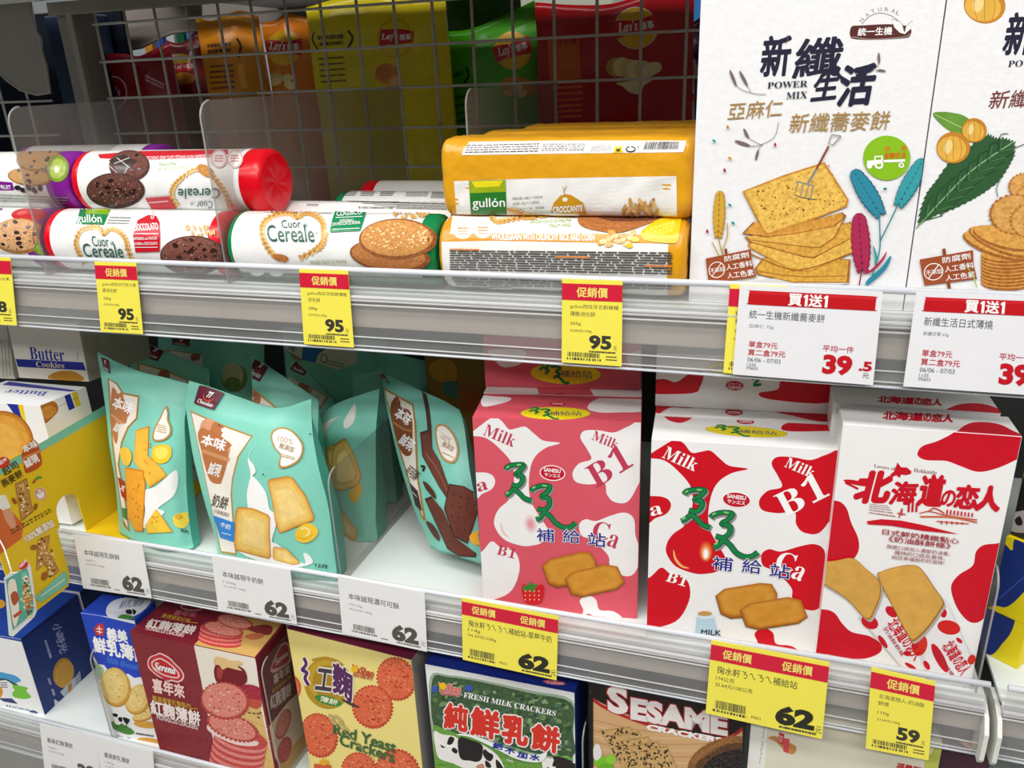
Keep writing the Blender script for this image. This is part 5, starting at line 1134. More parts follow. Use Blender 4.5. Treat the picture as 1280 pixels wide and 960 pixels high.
t0 = atz(-58, 500, zt); t1 = atz(50, 507, zt); t2 = atz(107, 484, zt); t3 = atz(8, 476, zt); hh = V((0, 0, -(zt - ZP - .001) * .98))
root, c = quadbox('butter_cookie_box', 'white butter cookie box lying flat, golden cookie on its front, behind the tray flag', [t0 + hh, t1 + hh, t1, t0, t3 + hh, t2 + hh, t2, t3], 'f4f3f0', GB)
T = slab('top_flap', [c[3], c[2], c[6], c[7]], 'eeeef0', root); A = Art(T, T.face, (0, 400, 5.333))
A.poly('3a3f9a', '15,432 60,410 520,470 470,478').text('4a50a8', 'Butter', 325, 478, 50, 462, 40, font=SERIF, up=(-30, 30)); T.build(root)
f = slab('front_panel', [c[0], c[1], c[2], c[3]], 'f6f6f4', root); A = Art(f, f.face, (0, 400, 5.333))
A.poly('1e2ea0', '36,545 116,552 150,660 110,650').poly('f0d020', '116,552 152,556 176,690 140,640')
for k, (rr, h) in enumerate(((1, 'a8641e'), (.95, 'c8822a'), (.86, 'dfa03c'), (.6, 'e8b04c'))): A.ell(m(h, 'n'), 10, 820, 215 * rr, 215 * rr, 0, 40)
f.build(root)
s_ = slab('side_panel', [c[1], c[5], c[6], c[2]], 'f4f4f2', root); A = Art(s_, s_.face, (0, 400, 5.333))
A.blob(m('b8702a', 'n'), '262,572 320,545 370,548 388,600 360,640 300,690 270,640', 4).blob(m('d8963e', 'n'), '275,600 330,570 372,590 370,620 310,660', 3).poly('1e2ea0', '428,505 465,488 500,585 460,604').poly('f0d020', '475,482 512,470 538,570 506,582').line('555555', '388,580 520,512', 2, False); s_.build(root)
# ------------------------------------------------------------------ cracker boxes on the lowest shelf
ZB = DECK[2] + .0004
GL = 'cracker boxes on the lowest shelf'
# ---- dark blue box at the corner, turned a little
b = Box('cracker_box', 'dark blue box with a white landscape front at the lower left corner', 'cracker box', (-128, 773), (26, 799), .014, ZB, .104, '1d3f96', GL)
F = b.front('f2f2f2'); A = Art(F, F.face, (0, 720, 4))
A.poly('1d44a6', '-300,120 -60,240 100,310 110,330 -60,296 -300,200').line('f4f4f4', '-10,235 10,255 40,262', 6).line('f4f4f4', '0,258 30,235 48,240', 5)
A.blob('4aa0d8', '-40,505 -10,480 40,488 80,500 105,525 60,535 0,520', 4).blob('2c4a5a', '-40,520 20,512 60,528 90,545 40,548 -40,540', 3).blob('7ac83c', '50,545 100,548 140,560 132,575 156,605 120,615 70,605 60,580 75,570', 4).poly('f0f0ee', '-20,525 30,520 62,540 66,580 40,620 -20,600').lines('3a3f6a', '-5,530 35,528 38,562 -5,560', 3, 3, .5).ell(m('e0982c', 'n'), -4, 580, 18, 30).poly('2a3470', '-10,610 60,612 90,640 20,628')
A.lines('2a3a7a', '32,643 148,667 147,676 31,652', 1, 6, .8, .4).ell('2a3a7a', 168, 682, 22, 10, 12)
T = b.top('1d3f96'); A = Art(T, T.face, (0, 720, 4)); A.text('c8d4ec', '小時光', 250, 92, 325, 80, 34, .02, up=(.5, -1)); A.ell(m('d8a02c', 'n'), 0, 140, 26, 22)
S = b.side('1e3578'); A = Art(S, S.face, (0, 720, 4))
A.poly('14256a', '105,312 340,140 345,150 110,322'); A.text('a8b4d8', '小時光', 260, 245, 300, 390, 44, .02, up=(1, -.35), sp=.9).lines('b8c4e0', '232,318 262,406 248,416 220,326', 1, 6, .8, .3)
A.ell(m('c89038', 'n'), 312, 480, 46, 72, 14).ell(m('d8a244', 'n'), 322, 490, 46, 70, 14).poly('c9ced8', '300,580 360,520 400,475 408,550 360,575 335,620').lines('6a7088', '372,500 400,480 404,540 380,555', 4, 3, .5).poly(m('c89038', 'n'), '340,545 360,530 355,590 340,585')
A.lines('c8d0e8', '232,500 243,497 281,607 270,610', 2, 6, .6, .3).poly('d8dcec', '270,615 292,628 296,664 274,660'); b.done()
o = b.c(0, 1, 0) + b.uy * .004
g = Box('cracker_box', 'second dark blue box behind the corner one, thin white front edge showing', 'cracker box', None, None, 0, 0, .104, '1d3f96', GL, O=o, w=b.w + .001, h=b.h + .001, yaw=math.atan2(b.ux.y, b.ux.x)); g.front('e8e8ec'); g.side('1b2c60'); g.done()
# ---- blue milk biscuit box
q0, q1 = at(101, 766, .022), None; q1 = atz(172, 776.5, q0.z); yw = math.atan2(q1.y - q0.y, q1.x - q0.x); wI = (at(162.3, 789.3, .014).x - .0025 - q0.x) / math.cos(yw)
b = Box('cracker_box', 'bright blue box with round milk biscuits and a small cow on grass', 'cracker box', None, None, 0, 0, .040, '2348c0', GL, O=(q0.x, q0.y, ZB), w=wI, h=q0.z - ZB, yaw=yw)
F = b.front('f4f5f4'); A = Art(F, F.face, (0, 720, 4))
A.poly('2348c4', '380,170 820,275 860,560 760,530 740,512 720,520 700,505 672,510 640,488 600,500 570,470 545,478 520,445 490,440 470,405 440,400 400,380')
A.blob('a8cca0', '455,420 490,440 520,470 500,520 470,500', 3); A.poly('d03028', '470,262 490,240 514,236 522,262 518,300 480,295').line('ffffff', '482,262 512,266', 4).line('ffffff', '482,276 512,282', 4).line('ffffff', '496,248 498,290', 4)
A.text('ffffff', '義美', 540, 318, 640, 336, 62, .035, up=(-8, -60)).text('ffffff', '鮮乳薄餅', 474, 378, 740, 440, 78, .04, up=(-12, -76)).text('4a86e0', 'Milk Biscuit', 530, 430, 690, 470, 28, font=SERIF, up='p')
def mb(A, x, y, rx, ry, rot=-8, seed=1):
    A.ell(m('b8822c', 'n'), x + 3, y + 4, rx, ry, rot); A.ell(m('d8a444', 'n'), x, y, rx, ry, rot); A.ell(m('eccb7a', 'n'), x - rx * .05, y - ry * .05, rx * .9, ry * .9, rot).ell(m('f0d488', 'n'), x - rx * .1, y - ry * .1, rx * .66, ry * .68, rot); r = random.Random(seed)
    for i in range(16): A.ell('b88a3c', x + rx * r.uniform(-.6, .6), y + ry * r.uniform(-.65, .65), 3, 3, 0, 6)
A.ell(m('d89a3a', 'n'), 745, 825, 62, 16, 6).ell(m('e0a848', 'n'), 730, 742, 62, 18, 6); mb(A, 730, 690, 72, 26, -20, 4); mb(A, 690, 615, 60, 78, 30, 2); mb(A, 577, 553, 74, 98, -8, 3)
A.blob('4a8a3c', '552,735 580,722 620,742 660,765 672,785 640,792 590,775 560,755', 4).blob('f6f6f6', '560,690 585,682 620,704 645,712 650,745 620,730 590,745 570,725', 3).blob('1c1c24', '565,685 590,690 585,705 566,698', 2).blob('1c1c24', '592,706 612,706 612,728 596,724', 2).blob('1c1c24', '615,704 650,716 638,740 624,730', 2).line('1c1c24', '590,740 588,755', 4).line('1c1c24', '636,738 630,758', 4)
A.lines('555555', '680,780 770,795 770,805 680,792', 1, 4, .8).ell('2a4ab0', 640, 812, 16, 6).lines('2a4ab0', '580,792 620,802 620,810 580,800', 1, 3, .7)
T = b.top('2348c0'); A = Art(T, T.face, (0, 720, 4)); A.blob('dfe4ee', '530,185 545,140 600,112 700,105 745,118 752,135 700,185 620,220 560,215', 4).text('8a94b4', '鮮乳薄餅', 590, 165, 712, 150, 46, .02, up=(.5, -1)).blob('4a8a3c', '590,205 615,192 660,200 672,212 630,222 595,218', 3).blob('1c1c24', '628,172 655,168 660,190 635,190', 3).blob('1c1c24', '662,165 682,178 668,195', 3)
b.done()
# ---- maroon box
b = Box('cracker_box', 'maroon box with stacked red rice crackers and a jar printed', 'cracker box', (162.3, 789.3), (319.3, 822), .014, ZB, .064, '8a2234', GL)
F = b.front('8a2a32'); A = Art(F, F.face, (160, 740, 4.363))
for i in range(7):
    for j in range(4):
        x, y = 60 + j * 95 + (i % 2) * 40, 240 + i * 105 + j * 12
        A.ring('7c2430', x, y, 18, 13, 2.5, 20); A.line('7c2430', [(x + 25, y + 10), (x + 55, y - 12)], 5)
A.poly('f2eadc', '360,286 696,358 720,540 800,960 790,1100 500,1100 500,960 430,640 400,480').poly('e2bc74', '560,560 718,600 800,960 800,1100 640,1100 600,800').poly('ead0a0', '500,1100 480,900 560,860 640,1100')
for i in range(5): A.line('d0a45c', [(640 + i * 8, 640 + i * 50), (780, 690 + i * 60)], 3)
A.blob('f0c8c0', '108,378 120,352 150,340 176,330 212,345 236,362 262,390 290,418 308,450 300,480 270,492 240,484 215,492 205,478 170,462 140,440 112,410', 4).blob('c8283c', '114,380 126,356 152,346 176,338 208,352 232,368 256,394 284,422 300,452 292,474 268,484 238,476 212,482 172,456 142,434 118,406', 4).blob('f0c8c0', '128,384 150,364 178,358 202,368 226,384 250,404 276,434 284,458 266,470 212,460 172,442 140,420', 4).blob('c8202e', '136,388 154,372 178,366 200,376 222,390 246,410 268,436 274,456 262,462 212,452 176,436 146,414', 4)
A.text('ffffff', 'Serena', 144, 420, 260, 448, 40, .02, up=(2, -40), font=SCRIPT, out=('6a1420', .02)).text('f4d8d0', '喜年來', 140, 542, 312, 578, 74, .035, up=(-6, -70), out=('b02838', .04))
A.text('d8a83a', '嚴選優質紅麴製作', 138, 592, 350, 640, 34, .012, up=(-6, -34)).line('d8a83a', '340,636 365,632 384,638', 4).text('f6e8e4', '紅麴薄餅', 130, 660, 398, 728, 76, .035, up=(-6, -74)).text('f0dcd8', 'MONASCUS CRACKERS', 162, 690, 384, 748, 26, .02, up=(-4, -24))
A.blob(m('7a1c24', 'n'), '478,400 500,385 600,400 640,425 652,480 620,510 560,520 490,490 472,440', 4).blob('e8c48a', '470,390 480,350 520,355 560,370 610,372 628,392 600,402 625,425 585,418 545,408 520,420 500,396', 3).blob('a83a3a', '490,410 520,420 510,470 490,460', 3)
def rc(A, x, y, rx, ry, rot=0, seed=1, c='e08878', e='b8443e'):
    for i in range(34):
        t = i * .1848; ex, ey = rx * math.cos(t), ry * math.sin(t); a = math.radians(rot); A.ell(m(e, 'c'), x + ex * math.cos(a) - ey * math.sin(a), y + ex * math.sin(a) + ey * math.cos(a), max(rx, ry) * .07, max(rx, ry) * .06, 0, 8)
    A.ell(m(e, 'c'), x, y, rx, ry, rot); A.ell(m(c, 'c'), x - rx * .02, y - ry * .04, rx * .95, ry * .93, rot); r = random.Random(seed)
    for i in range(26): A.ell(('f2c0b0', e)[i % 2], x + rx * r.uniform(-.65, .65), y + ry * r.uniform(-.65, .65), rx * .06, ry * .05, r.uniform(-30, 30), 7)
A.blob(m('a8283c', 'c'), '600,530 650,500 720,520 728,575 720,600 660,590', 4).poly('c8503c', '655,575 730,590 730,620 700,635 660,620')
for i in range(11): A.ell(m(('c84a48', 'e08a80')[i % 2], 'c'), 588 + i * 3, 960 - i * 17, 148, 56, 16, 40)
A.blob('f2d8d0', '440,720 500,715 560,760 640,800 710,810 700,835 600,830 500,790 440,750', 4); rc(A, 575, 735, 140, 62, 20, 3); rc(A, 532, 590, 128, 98, 10, 5)
for x, y in ((665, 655), (690, 658), (712, 660), (724, 654), (714, 680)): A.ell('5a2a20', x, y, 9, 4, 20, 6)
T = b.top('7e1c2e'); A = Art(T, T.face, (160, 740, 4.363))
A.poly('e2b468', '362,286 470,180 520,120 840,172 690,356 600,340').text('f6e8e4', '紅麴薄餅', 95, 190, 352, 232, 52, .035, up=(26, -46)).text('f0dcd8', 'MONASCUS CRACKERS', 95, 205, 300, 246, 20, .02, up=(10, -18)).text('d8a83a', '嚴選優質紅麴', 180, 138, 330, 170, 26, .01, up=(14, -22)).line('d8a83a', '330,165 380,170', 4).text('c86a78', '喜年來', 245, 125, 365, 140, 32, .02, up=(16, -26)).ring('d8a0a0', 345, 85, 60, 20, 8, 5)
for i in range(7): A.ell(m(('d03c3c', 'e88078')[i % 2], 'c'), 500 + i * 2, 272 - i * 11, 118, 30, 8, 36)
rc(A, 520, 205, 105, 34, 12, 6); rc(A, 585, 165, 95, 34, 14, 7); A.blob(m('8a3030', 'n'), '650,200 700,185 760,180 790,200 770,235 700,225', 4).blob('c87048', '645,235 720,225 740,245 690,262 640,252', 3)
S = b.side('7a2030'); A = Art(S, S.face, (160, 740, 4.363))
A.blob('f0c8c0', '778,430 790,380 815,320 835,285 870,275 885,330 885,380 850,410 800,440', 3).blob('c8283c', '786,420 798,378 820,326 838,294 866,286 876,330 876,372 845,400', 3).text('ffffff', 'Serena', 806, 400, 872, 345, 30, .02, font=SCRIPT, up=(-6, -34)).text('f4d8d0', '喜年來', 795, 505, 885, 440, 50, .03, up=(-4, -50)).text('d8a83a', '嚴選優質紅麴', 786, 556, 890, 470, 22, .01, up=(-4, -22)).text('f6e8e4', '紅麴薄餅', 778, 640, 890, 560, 70, .03, up=(-4, -66)).text('f0dcd8', 'MONASCUS', 796, 640, 862, 585, 14, .02, up=(-4, -14))
A.poly('f0dcc8', '762,740 870,600 960,520 1000,960 820,940 800,900').poly('e2b468', '820,940 960,760 1000,1000 830,1000')
rc(A, 845, 720, 32, 82, 18, 8); rc(A, 852, 860, 34, 70, 14, 9, 'd84a48'); b.done()
# ---- yellow red-yeast box
b = Box('cracker_box', 'pale yellow box with orange round crackers, maroon top', 'cracker box', (358.8, 786), (514, 825), .028, ZB, .055, 'f0dc7a', GL)
F = b.front('f4e28a'); A = Art(F, F.face, (340, 770, 4))
def oc(A, x, y, rx, ry, rot, seed):
    for i in range(36):
        t = i * .1745; ex, ey = rx * math.cos(t), ry * math.sin(t); a = math.radians(rot); A.ell(m('c84a2a', 'c'), x + ex * math.cos(a) - ey * math.sin(a), y + ex * math.sin(a) + ey * math.cos(a), rx * .09, rx * .08, 0, 8)
    A.ell(m('c84a2a', 'c'), x, y, rx, ry, rot); A.ell(m('e06a42', 'c'), x - 2, y - 3, rx * .96, ry * .95, rot); r = random.Random(seed)
    for i in range(34): A.ell(('f0906a', 'b03a20')[i % 2], x + rx * r.uniform(-.7, .7), y + ry * r.uniform(-.7, .7), rx * .09, rx * .04, 30, 7)
oc(A, 622, 315, 92, 106, -22, 1); oc(A, 503, 455, 96, 104, -20, 2); oc(A, 236, 597, 88, 108, -18, 3); oc(A, 440, 790, 88, 106, -20, 4); oc(A, 628, 790, 108, 120, -16, 5); oc(A, 95, 360, 48, 62, 0, 6); oc(A, 260, 960, 60, 60, 0, 7)
A.ell('b8921e', 280, 335, 118, 130, -12).ell('c8a42c', 270, 320, 92, 100, -12).ell('b08a1a', 280, 330, 76, 86, -12); A.line('b8921e', '200,220 280,210 360,260', 12)
A.ell('3a8a3c', 282, 422, 70, 22, 16).text('f0f0d0', '薄餅', 240, 425, 325, 446, 28, .02, up='p')
OW = 'f4efe0'
for w, c in ((30, OW), (16, '5a1c60')): A.line(c, '160,208 172,240 152,268 176,282 166,310 184,345', w)
A.text('4a3a4a', '工', 218, 362, 295, 372, 100, .04, up='p', out=(OW, .05)).text('5a2a60', '麴', 306, 376, 400, 432, 150, .035, up=(2, -150), out=(OW, .05)).line('4a3a3a', '350,415 400,440 438,455', 14, taper=True)
A.text('c83a2a', 'YuShan', 394, 272, 505, 304, 34, .03, up='p').ell('f0c020', 415, 263, 17, 17).text('c85a3a', '福義軒', 402, 298, 504, 322, 24, .012, up='p')
A.text('3f6a3a', 'Red Yeast', 308, 585, 618, 682, 52, .03, up=(4, -52)).text('3f6a3a', 'Crackers', 340, 640, 610, 730, 52, .03, up=(4, -52))
A.line('b8a060', '285,490 380,590 520,720', 4)
for x, y in ((300, 500), (330, 505), (350, 535), (310, 530), (345, 520), (372, 560)): A.ell('c0ae70', x, y, 20, 8, 40, 8)
A.poly('d85a2c', '212,735 298,742 296,770 214,770').ell('e8b02c', 262, 728, 22, 16)
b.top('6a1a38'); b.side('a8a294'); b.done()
# ---- fresh milk cracker box
b = Box('cracker_box', 'navy and white box with red lettering over dairy cows in a meadow', 'cracker box', (531.5, 830), (718, 866), .014, ZB, .06, '1a2f86', GL)
F = b.front('eceeee'); A = Art(F, F.face, (500, 800, 4.923))
A.blob('9fb49a', '185,225 300,215 500,245 800,310 1060,370 1070,560 1064,800 1060,1200 220,1200 210,800 190,500', 4).blob(m('3c5a36', 'c'), '200,240 300,228 500,258 800,326 1052,385 1062,560 1060,720 800,690 500,600 350,580 210,540', 4)
r = random.Random(11)
for i in range(230):
    x = r.uniform(205, 1050); y = r.uniform(238 + (x - 200) * .17, 560 + (x - 200) * .16); A.ell(('2c4a2a', '5a7a44', '7a9460', '34523a', '86a07c', '4a6a5a')[i % 6], x, y, r.uniform(9, 24), r.uniform(7, 15), r.uniform(-30, 30), 8)
A.poly(m('6aa03c', 'c'), '205,520 350,575 620,650 860,740 1062,720 1062,1200 215,1200')
for i in range(60): A.ell(('86b85a', '4a8a30', '9cc46a', 'c8ccc0')[i % 4], r.uniform(220, 1050), r.uniform(660, 1000), r.uniform(14, 40), 6, r.uniform(-10, 20), 8)
def cow(A, dx, dy, s):
    f = lambda q: [(dx + x * s, dy + y * s) for x, y in P(q)]
    A.blob('f2efec', f('210,560 260,580 330,590 370,610 500,640 590,700 640,780 660,900 600,960 560,850 500,800 400,790 330,760 280,745 235,720 215,640'), 4)
    for q in ('362,600 440,615 505,645 510,690 500,735 470,750 430,742 380,735 360,690', '305,595 335,605 320,640 290,640', '520,670 545,690 575,710 560,745 530,735 510,700', '525,740 555,760 560,785 530,780', '590,735 620,760 650,820 600,800', '330,660 355,680 345,700 318,680', '250,640 290,650 262,664'): A.blob('1e1c1c', f(q), 3)
    A.blob('c88a78', f('470,775 510,760 520,800 480,800'), 3).line('f6f6f4', f('215,600 260,640 300,655 345,648'), 14 * s)
cow(A, 0, 0, 1); cow(A, 700, 250, .82)
A.poly('2a1c1c', '940,715 1000,720 1062,745 1062,800 960,790')
A.text('d84a3a', 'YuShan', 232, 312, 372, 330, 50, .03, up='p', out=('f0e4e0', .04)).ell('f0c020', 264, 282, 22, 22).lines('d87a7a', '250,315 370,330 365,350 250,335', 1, 2, .7).ell('3a5ac0', 425, 295, 22, 18).ell('3a5ac0', 212, 300, 18, 20)
A.text('ffffff', 'FRESH MILK CRACKERS', 390, 352, 956, 468, 34, font=SERIF, up='p')
for ch, x0, y0, x1, y1, h in (('純', 275, 535, 410, 560, 150), ('鮮', 440, 575, 605, 612, 165), ('乳', 632, 620, 780, 650, 165), ('餅', 812, 662, 975, 690, 150)): A.text('d83424', ch, x0, y0, x1, y1, h, .05, up=(6, -h), out=('f8eeea', .05))
A.blob('f4f6f4', '350,580 400,572 480,592 560,622 650,662 750,690 850,700 900,685 905,700 880,740 820,748 720,728 620,680 520,630 430,592', 4).line('6a8a5a', '470,610 600,690 720,740 860,752', 4)
for ch, x0, y0 in (('絕', 572, 660), ('不', 645, 690), ('加', 722, 715), ('水', 800, 728)): A.text('24349a', ch, x0, y0, x0 + 58, y0 + 12, 36, .045, up='p')
T = b.top('16297e'); A = Art(T, T.face, (500, 800, 4.923)); A.ell('c85a6a', 950, 262, 70, 14, 6).text('f0d8d8', 'YuShan', 900, 268, 1005, 275, 16, .02)
b.side('1c2c78'); b.done()
# ---- sesame cracker box
b = Box('cracker_box', 'black edged box with sesame crackers on a wooden board', 'cracker box', (737.5, 838), (934, 876), .014, ZB, .06, '1c1a1a', GL)
F = b.front('d2a878'); A = Art(F, F.face, (720, 760, 4))
for i in range(14): A.line(('c2966a', 'dcb88c')[i % 2], [(85, 560 + i * 26), (400, 620 + i * 30), (860, 600 + i * 34)], 7)
A.poly('16100e', '60,300 840,300 845,590 760,648 640,640 420,590 200,510 120,470 84,448 66,400').line('b81c24', '80,452 150,500 320,570 520,628 660,652 770,645 845,592', 15)
A.text('e9e2e0', 'S', 158, 520, 262, 538, 138, .05, up=(-4, -140), out=('b01c24', .03)).text('e9e2e0', 'ESAME', 272, 556, 758, 642, 112, .06, up=(2, -106), out=('a01820', .04)).text('f2f0f0', 'CRACKERS', 350, 608, 732, 678, 30, .06, up='p')
def sc(A, q, seed):
    q = P(q); A.poly(m('b08a50', 'c'), q); cx = sum(p[0] for p in q) / len(q); cy = sum(p[1] for p in q) / len(q); A.poly(m('caa468', 'c'), [(cx + (x - cx) * .95, cy + (y - cy) * .94) for x, y in q]); r = random.Random(seed); H = homog([(0, 0), (1, 0), (1, 1), (0, 1)], [q[0], q[1], q[2], q[3]])
    for i in range(70): x, y = H(r.uniform(.03, .97), r.uniform(.03, .97)); A.ell(('2a2018', '3a2c20', '4a3820')[i % 3], x, y, r.uniform(6, 12), 4.5, r.uniform(0, 180), 6)
for k in range(5): sc(A, [(120 + k * 48, 610 + k * 26), (270 + k * 46, 592 + k * 24), (390 + k * 42, 800 + k * 26), (250 + k * 42, 830 + k * 26)], k)
A.ell(m('8a5a2c', 'c'), 740, 760, 190, 110, -20).ell(m('5a3a20', 'c'), 750, 775, 165, 92, -20).ell(m('241c18', 'c'), 765, 790, 145, 76, -20)
for i in range(22): A.line('b07a40', [(575 + i * 10, 750 - i * 6), (590 + i * 10, 775 - i * 6)], 4)
for i in range(60): A.ell(('4a4038', '0e0c0c')[i % 2], 765 + random.uniform(-110, 90), 785 + random.uniform(-45, 60), 6, 4, random.uniform(0, 180), 6)
A.ell('7cc428', 125, 765, 36, 28).ell('8cd034', 175, 755, 26, 24).ell('6ab41e', 150, 795, 40, 22).blob('e8e8e4', '90,690 115,680 130,730 105,760 88,740', 3)
A.poly('141212', '60,400 86,440 88,1100 60,1100').poly('141212', '834,560 862,560 862,1100 832,1100'); b.top('1a1616'); b.side('1a1616'); b.done()
# ---- beige finger biscuit box
b = Box('cracker_box', 'beige box with a small finger biscuit print, behind the two yellow tags', 'cracker box', (941, 880), (1178, 930), .016, ZB, .06, 'd8d2b4', GL)
F = b.front('e0dcc6'); A = Art(F, F.face, (720, 760, 4))
A.poly('ecebe4', '840,440 940,440 960,560 930,1000 850,1000'); A.text('6a6a68', 'Finger 260g/9.2oz', 938, 590, 912, 780, 11, up=(1, .1))
A.blob(m('c88a4a', 'n'), '960,650 985,640 1010,645 1060,670 1098,690 1100,715 1080,732 1040,710 1000,670', 4).poly('c83038', '1015,620 1042,630 1036,685 1012,672').poly('d84a50', '1040,650 1068,655 1062,728 1036,716').lines('f4dcdc', '1018,632 1036,640 1030,676 1014,666', 3, 2, .4)
A.view(960, 720, 4); A.text('c8202c', '福義軒', 640, 965, 760, 990, 34, .03, up='p'); A.poly('c8ce5a', '800,640 900,660 880,1000 780,1000').blob('f0e4c0', '700,800 820,840 800,900 690,880', 3); b.side('c8c2a0'); b.done()
b = Box('cracker_box', 'dark plum and orange box at the right end of the lowest shelf', 'cracker box', (1182, 905), (1246, 918), .016, ZB, .06, '4a2838', GL)
F = b.front('4a2a3a'); A = Art(F, F.face, (1160, 840, 8)); A.poly(m('d8823a', 'n'), '280,660 360,680 480,720 500,760 440,780 360,740').poly('b8ae98', '270,655 330,670 500,800 500,820').blob('e8b060', '75,680 110,690 120,720 90,730', 3).ell('c8a0a8', 185, 740, 14, 10).ell('c89098', 255, 768, 10, 14); b.done()
# ------------------------------------------------------------------ the next rack on the right
GR = 'yellow and navy boxes of the next rack'
def rbox(label, ftl, ftr, yf, zb, h, d, col, art):
    a = atz(*ftl, zb + h); c = atz(*ftr, zb + h)
    b = Box('snack_box', label, 'snack box', None, None, 0, 0, d, col, GR, O=(a.x, a.y, zb), w=(c - a).length, h=h, yaw=math.atan2(c.y - a.y, c.x - a.x)); art(b); b.done(); return b
zc = DECK[1] + .0005
ga, gb = atz(1224, 812, zc), atz(1271, 836, zc); gy = math.atan2(gb.y - ga.y, gb.x - ga.x)
def nb(label, z, h, col, d=.1, off=0.0, back=0.0, w=None):
    u = (gb - ga).normalized(); n = V((-u.y, u.x, 0)); o = ga + u * off + n * back
    return Box('snack_box', label, 'snack box', None, None, 0, 0, d, col, GR, O=(o.x, o.y, z), w=w or (gb - ga).length, h=h, yaw=gy)
b = nb('yellow box with a navy wave at the low right, bottom of its stack', zc, .046, 'f2dc10'); F = b.front(); A = Art(F, F.face, (1180, 640, 4.8))
A.blob('18307c', '180,500 290,520 420,600 425,660 395,735 350,790 310,840 270,860 180,860', 3).poly('0e1830', '180,500 300,545 420,610 412,650 330,610'); b.side(); b.done()
b = nb('yellow box with a broad navy wave stacked upon the low one', zc + .0465, .075, 'f2dc10', off=.003); F = b.front(); A = Art(F, F.face, (1180, 640, 4.8))
A.blob('14307e', '200,560 260,100 400,230 420,170 480,140 560,180 540,400 470,490 415,545 365,572 300,560', 4).line('2a52b0', '330,520 400,460 490,380', 10); b.side(); b.done()
b = nb('black and yellow patterned packet at the right edge, on top of the yellow boxes', zc + .122, .06, '2a2620', off=.004, back=.004, d=.09); F = b.front('2c2a26'); A = Art(F, F.face, (1180, 500, 6))
A.blob('b8b0b0', '480,900 520,850 600,830 640,900 620,990 500,980', 3).blob('1a1822', '530,900 570,870 590,930 550,940', 3).blob('8a7a14', '540,560 600,520 600,640 550,640', 3).blob('14120e', '560,610 610,600 610,800 540,820', 3); b.done()
b = nb('dark yellow patterned packet behind the black and yellow one', zc, .27, '6a5a14', back=.115, d=.08, w=.12); F = b.front('4a4210'); A = Art(F, F.face, (1180, 500, 6)); A.blob('14120e', '430,20 520,10 600,90 560,160 450,120', 3).blob('8a7a1a', '520,150 560,100 600,140 600,230', 3).blob('14120e', '590,180 620,170 620,240', 3); b.done()
# ------------------------------------------------------------------ chip bags beyond the wire mesh
GC = 'chip bags of the next aisle'
ZC = DECK[0] - .003
def chip(label, tl, tr, y, col, art=None, seed=1, bl=None, br=None, dz=.0, g=None):
    a, b = at(*tl, y), at(*tr, y); n = 4; rows = []
    c = at(*bl, y) if bl else V((a.x + .004, y, ZC + .001)); d = at(*br, y) if br else V((b.x + .004, y, ZC + .001))
    for i in range(5):
        t = i / 4; L, R = a.lerp(c, t), b.lerp(d, t); rows.append([L.lerp(R, u) + V((0, -.012 * math.sin(math.pi * t) * math.sin(math.pi * u), .006 * math.sin(u * 7 + seed) * (1 - t))) for u in (0, .25, .5, .75, 1)])
    for row in rows:
        for q in row: q.z = max(q.z, ZC + .0012)
    w = pouch(label, rows, .042, col, .014, .09, GC, None, .15, 'chip_bag', 'chip bag', 'f', .0014, seed=seed, zmin=ZC + .001)
    if art: art(Art(w, w.skin, (0, 0, 1), kind='f'))
    w.done()
def lays(A, x, y, rx, ry, rot=-8, outline=None):
    A.ell('e8b41c', x, y, rx, ry, rot)
    if outline: A.ring(outline, x, y, rx * 1.02, ry * 1.02, 1.2, rot)
    a = math.radians(rot); f = lambda p, q: (x + p * rx * math.cos(a) - q * ry * math.sin(a), y + p * rx * math.sin(a) + q * ry * math.cos(a))
    A.blob('c8141e', [f(*p) for p in ((-1.02, -.38), (-.5, -.42), (0, -.36), (.5, -.46), (1.0, -.55), (1.02, -.1), (1.0, .36), (.5, .34), (0, .36), (-.5, .32), (-.98, .42), (-1.05, 0))], 3)
    p0, p1 = f(-.82, .28), f(.1, .24); A.text('ffffff', "Lay's", *p0, *p1, ry * .62, .01, up='p', font=SCRIPT); p0, p1 = f(.2, .16), f(.85, .1); A.text('ffffff', '樂事', *p0, *p1, ry * .4, .02, up='p')
def chips(A, x, y, s, n=6, seed=1):
    r = random.Random(seed)
    for i in range(n): A.ell(('e8d08a', 'd8b868', 'f0dca0')[i % 3], x + r.uniform(-s, s), y + r.uniform(-s * .6, s * .6), s * .6, s * .4, r.uniform(-40, 40), 12)
chip('dark red chip bag far left with an outlined round logo', (133, 72), (212, 58), .53, '8c0a1c', lambda A: (A.ring('e8c8c8', 142, 116, 17, 21, 1.4), A.text('f0e0e0', "Lay's", 130, 125, 152, 122, 14, font=SCRIPT), A.lines('d8a0a0', '182,92 206,104 204,112 182,102', 2, 3, .6)), 1)
chip('dark red chip bag with a yellow and red logo left of the orange ones', (207, 54), (255, 42), .59, '7a0a18', lambda A: (A.ell('b8a01c', 225, 74, 14, 7), A.poly('b01824', '216,80 240,78 240,88 216,90'), A.text('e0d0d0', "Lay's", 218, 88, 232, 86, 7, font=SCRIPT), A.text('e0d0d0', '樂事', 233, 86, 243, 85, 6), A.ell('a86a1c', 230, 98, 14, 8)), 2)
chip('orange chip bag turned to its back print', (244, 22), (322, 17), .53, 'd8860c', lambda A: (A.lines('3a1c08', '259,54 290,51 289,66 260,68', 2, 4, .6, .3), A.line('3a1c08', '296,48 301,58 298,72', 3), A.lines('5a3010', '262,80 292,78 294,112 264,114', 5, 4, .35), A.line('f0a83c', '300,80 306,110', 8), A.line('e8a83a', '282,20 318,28', 4)), 3)
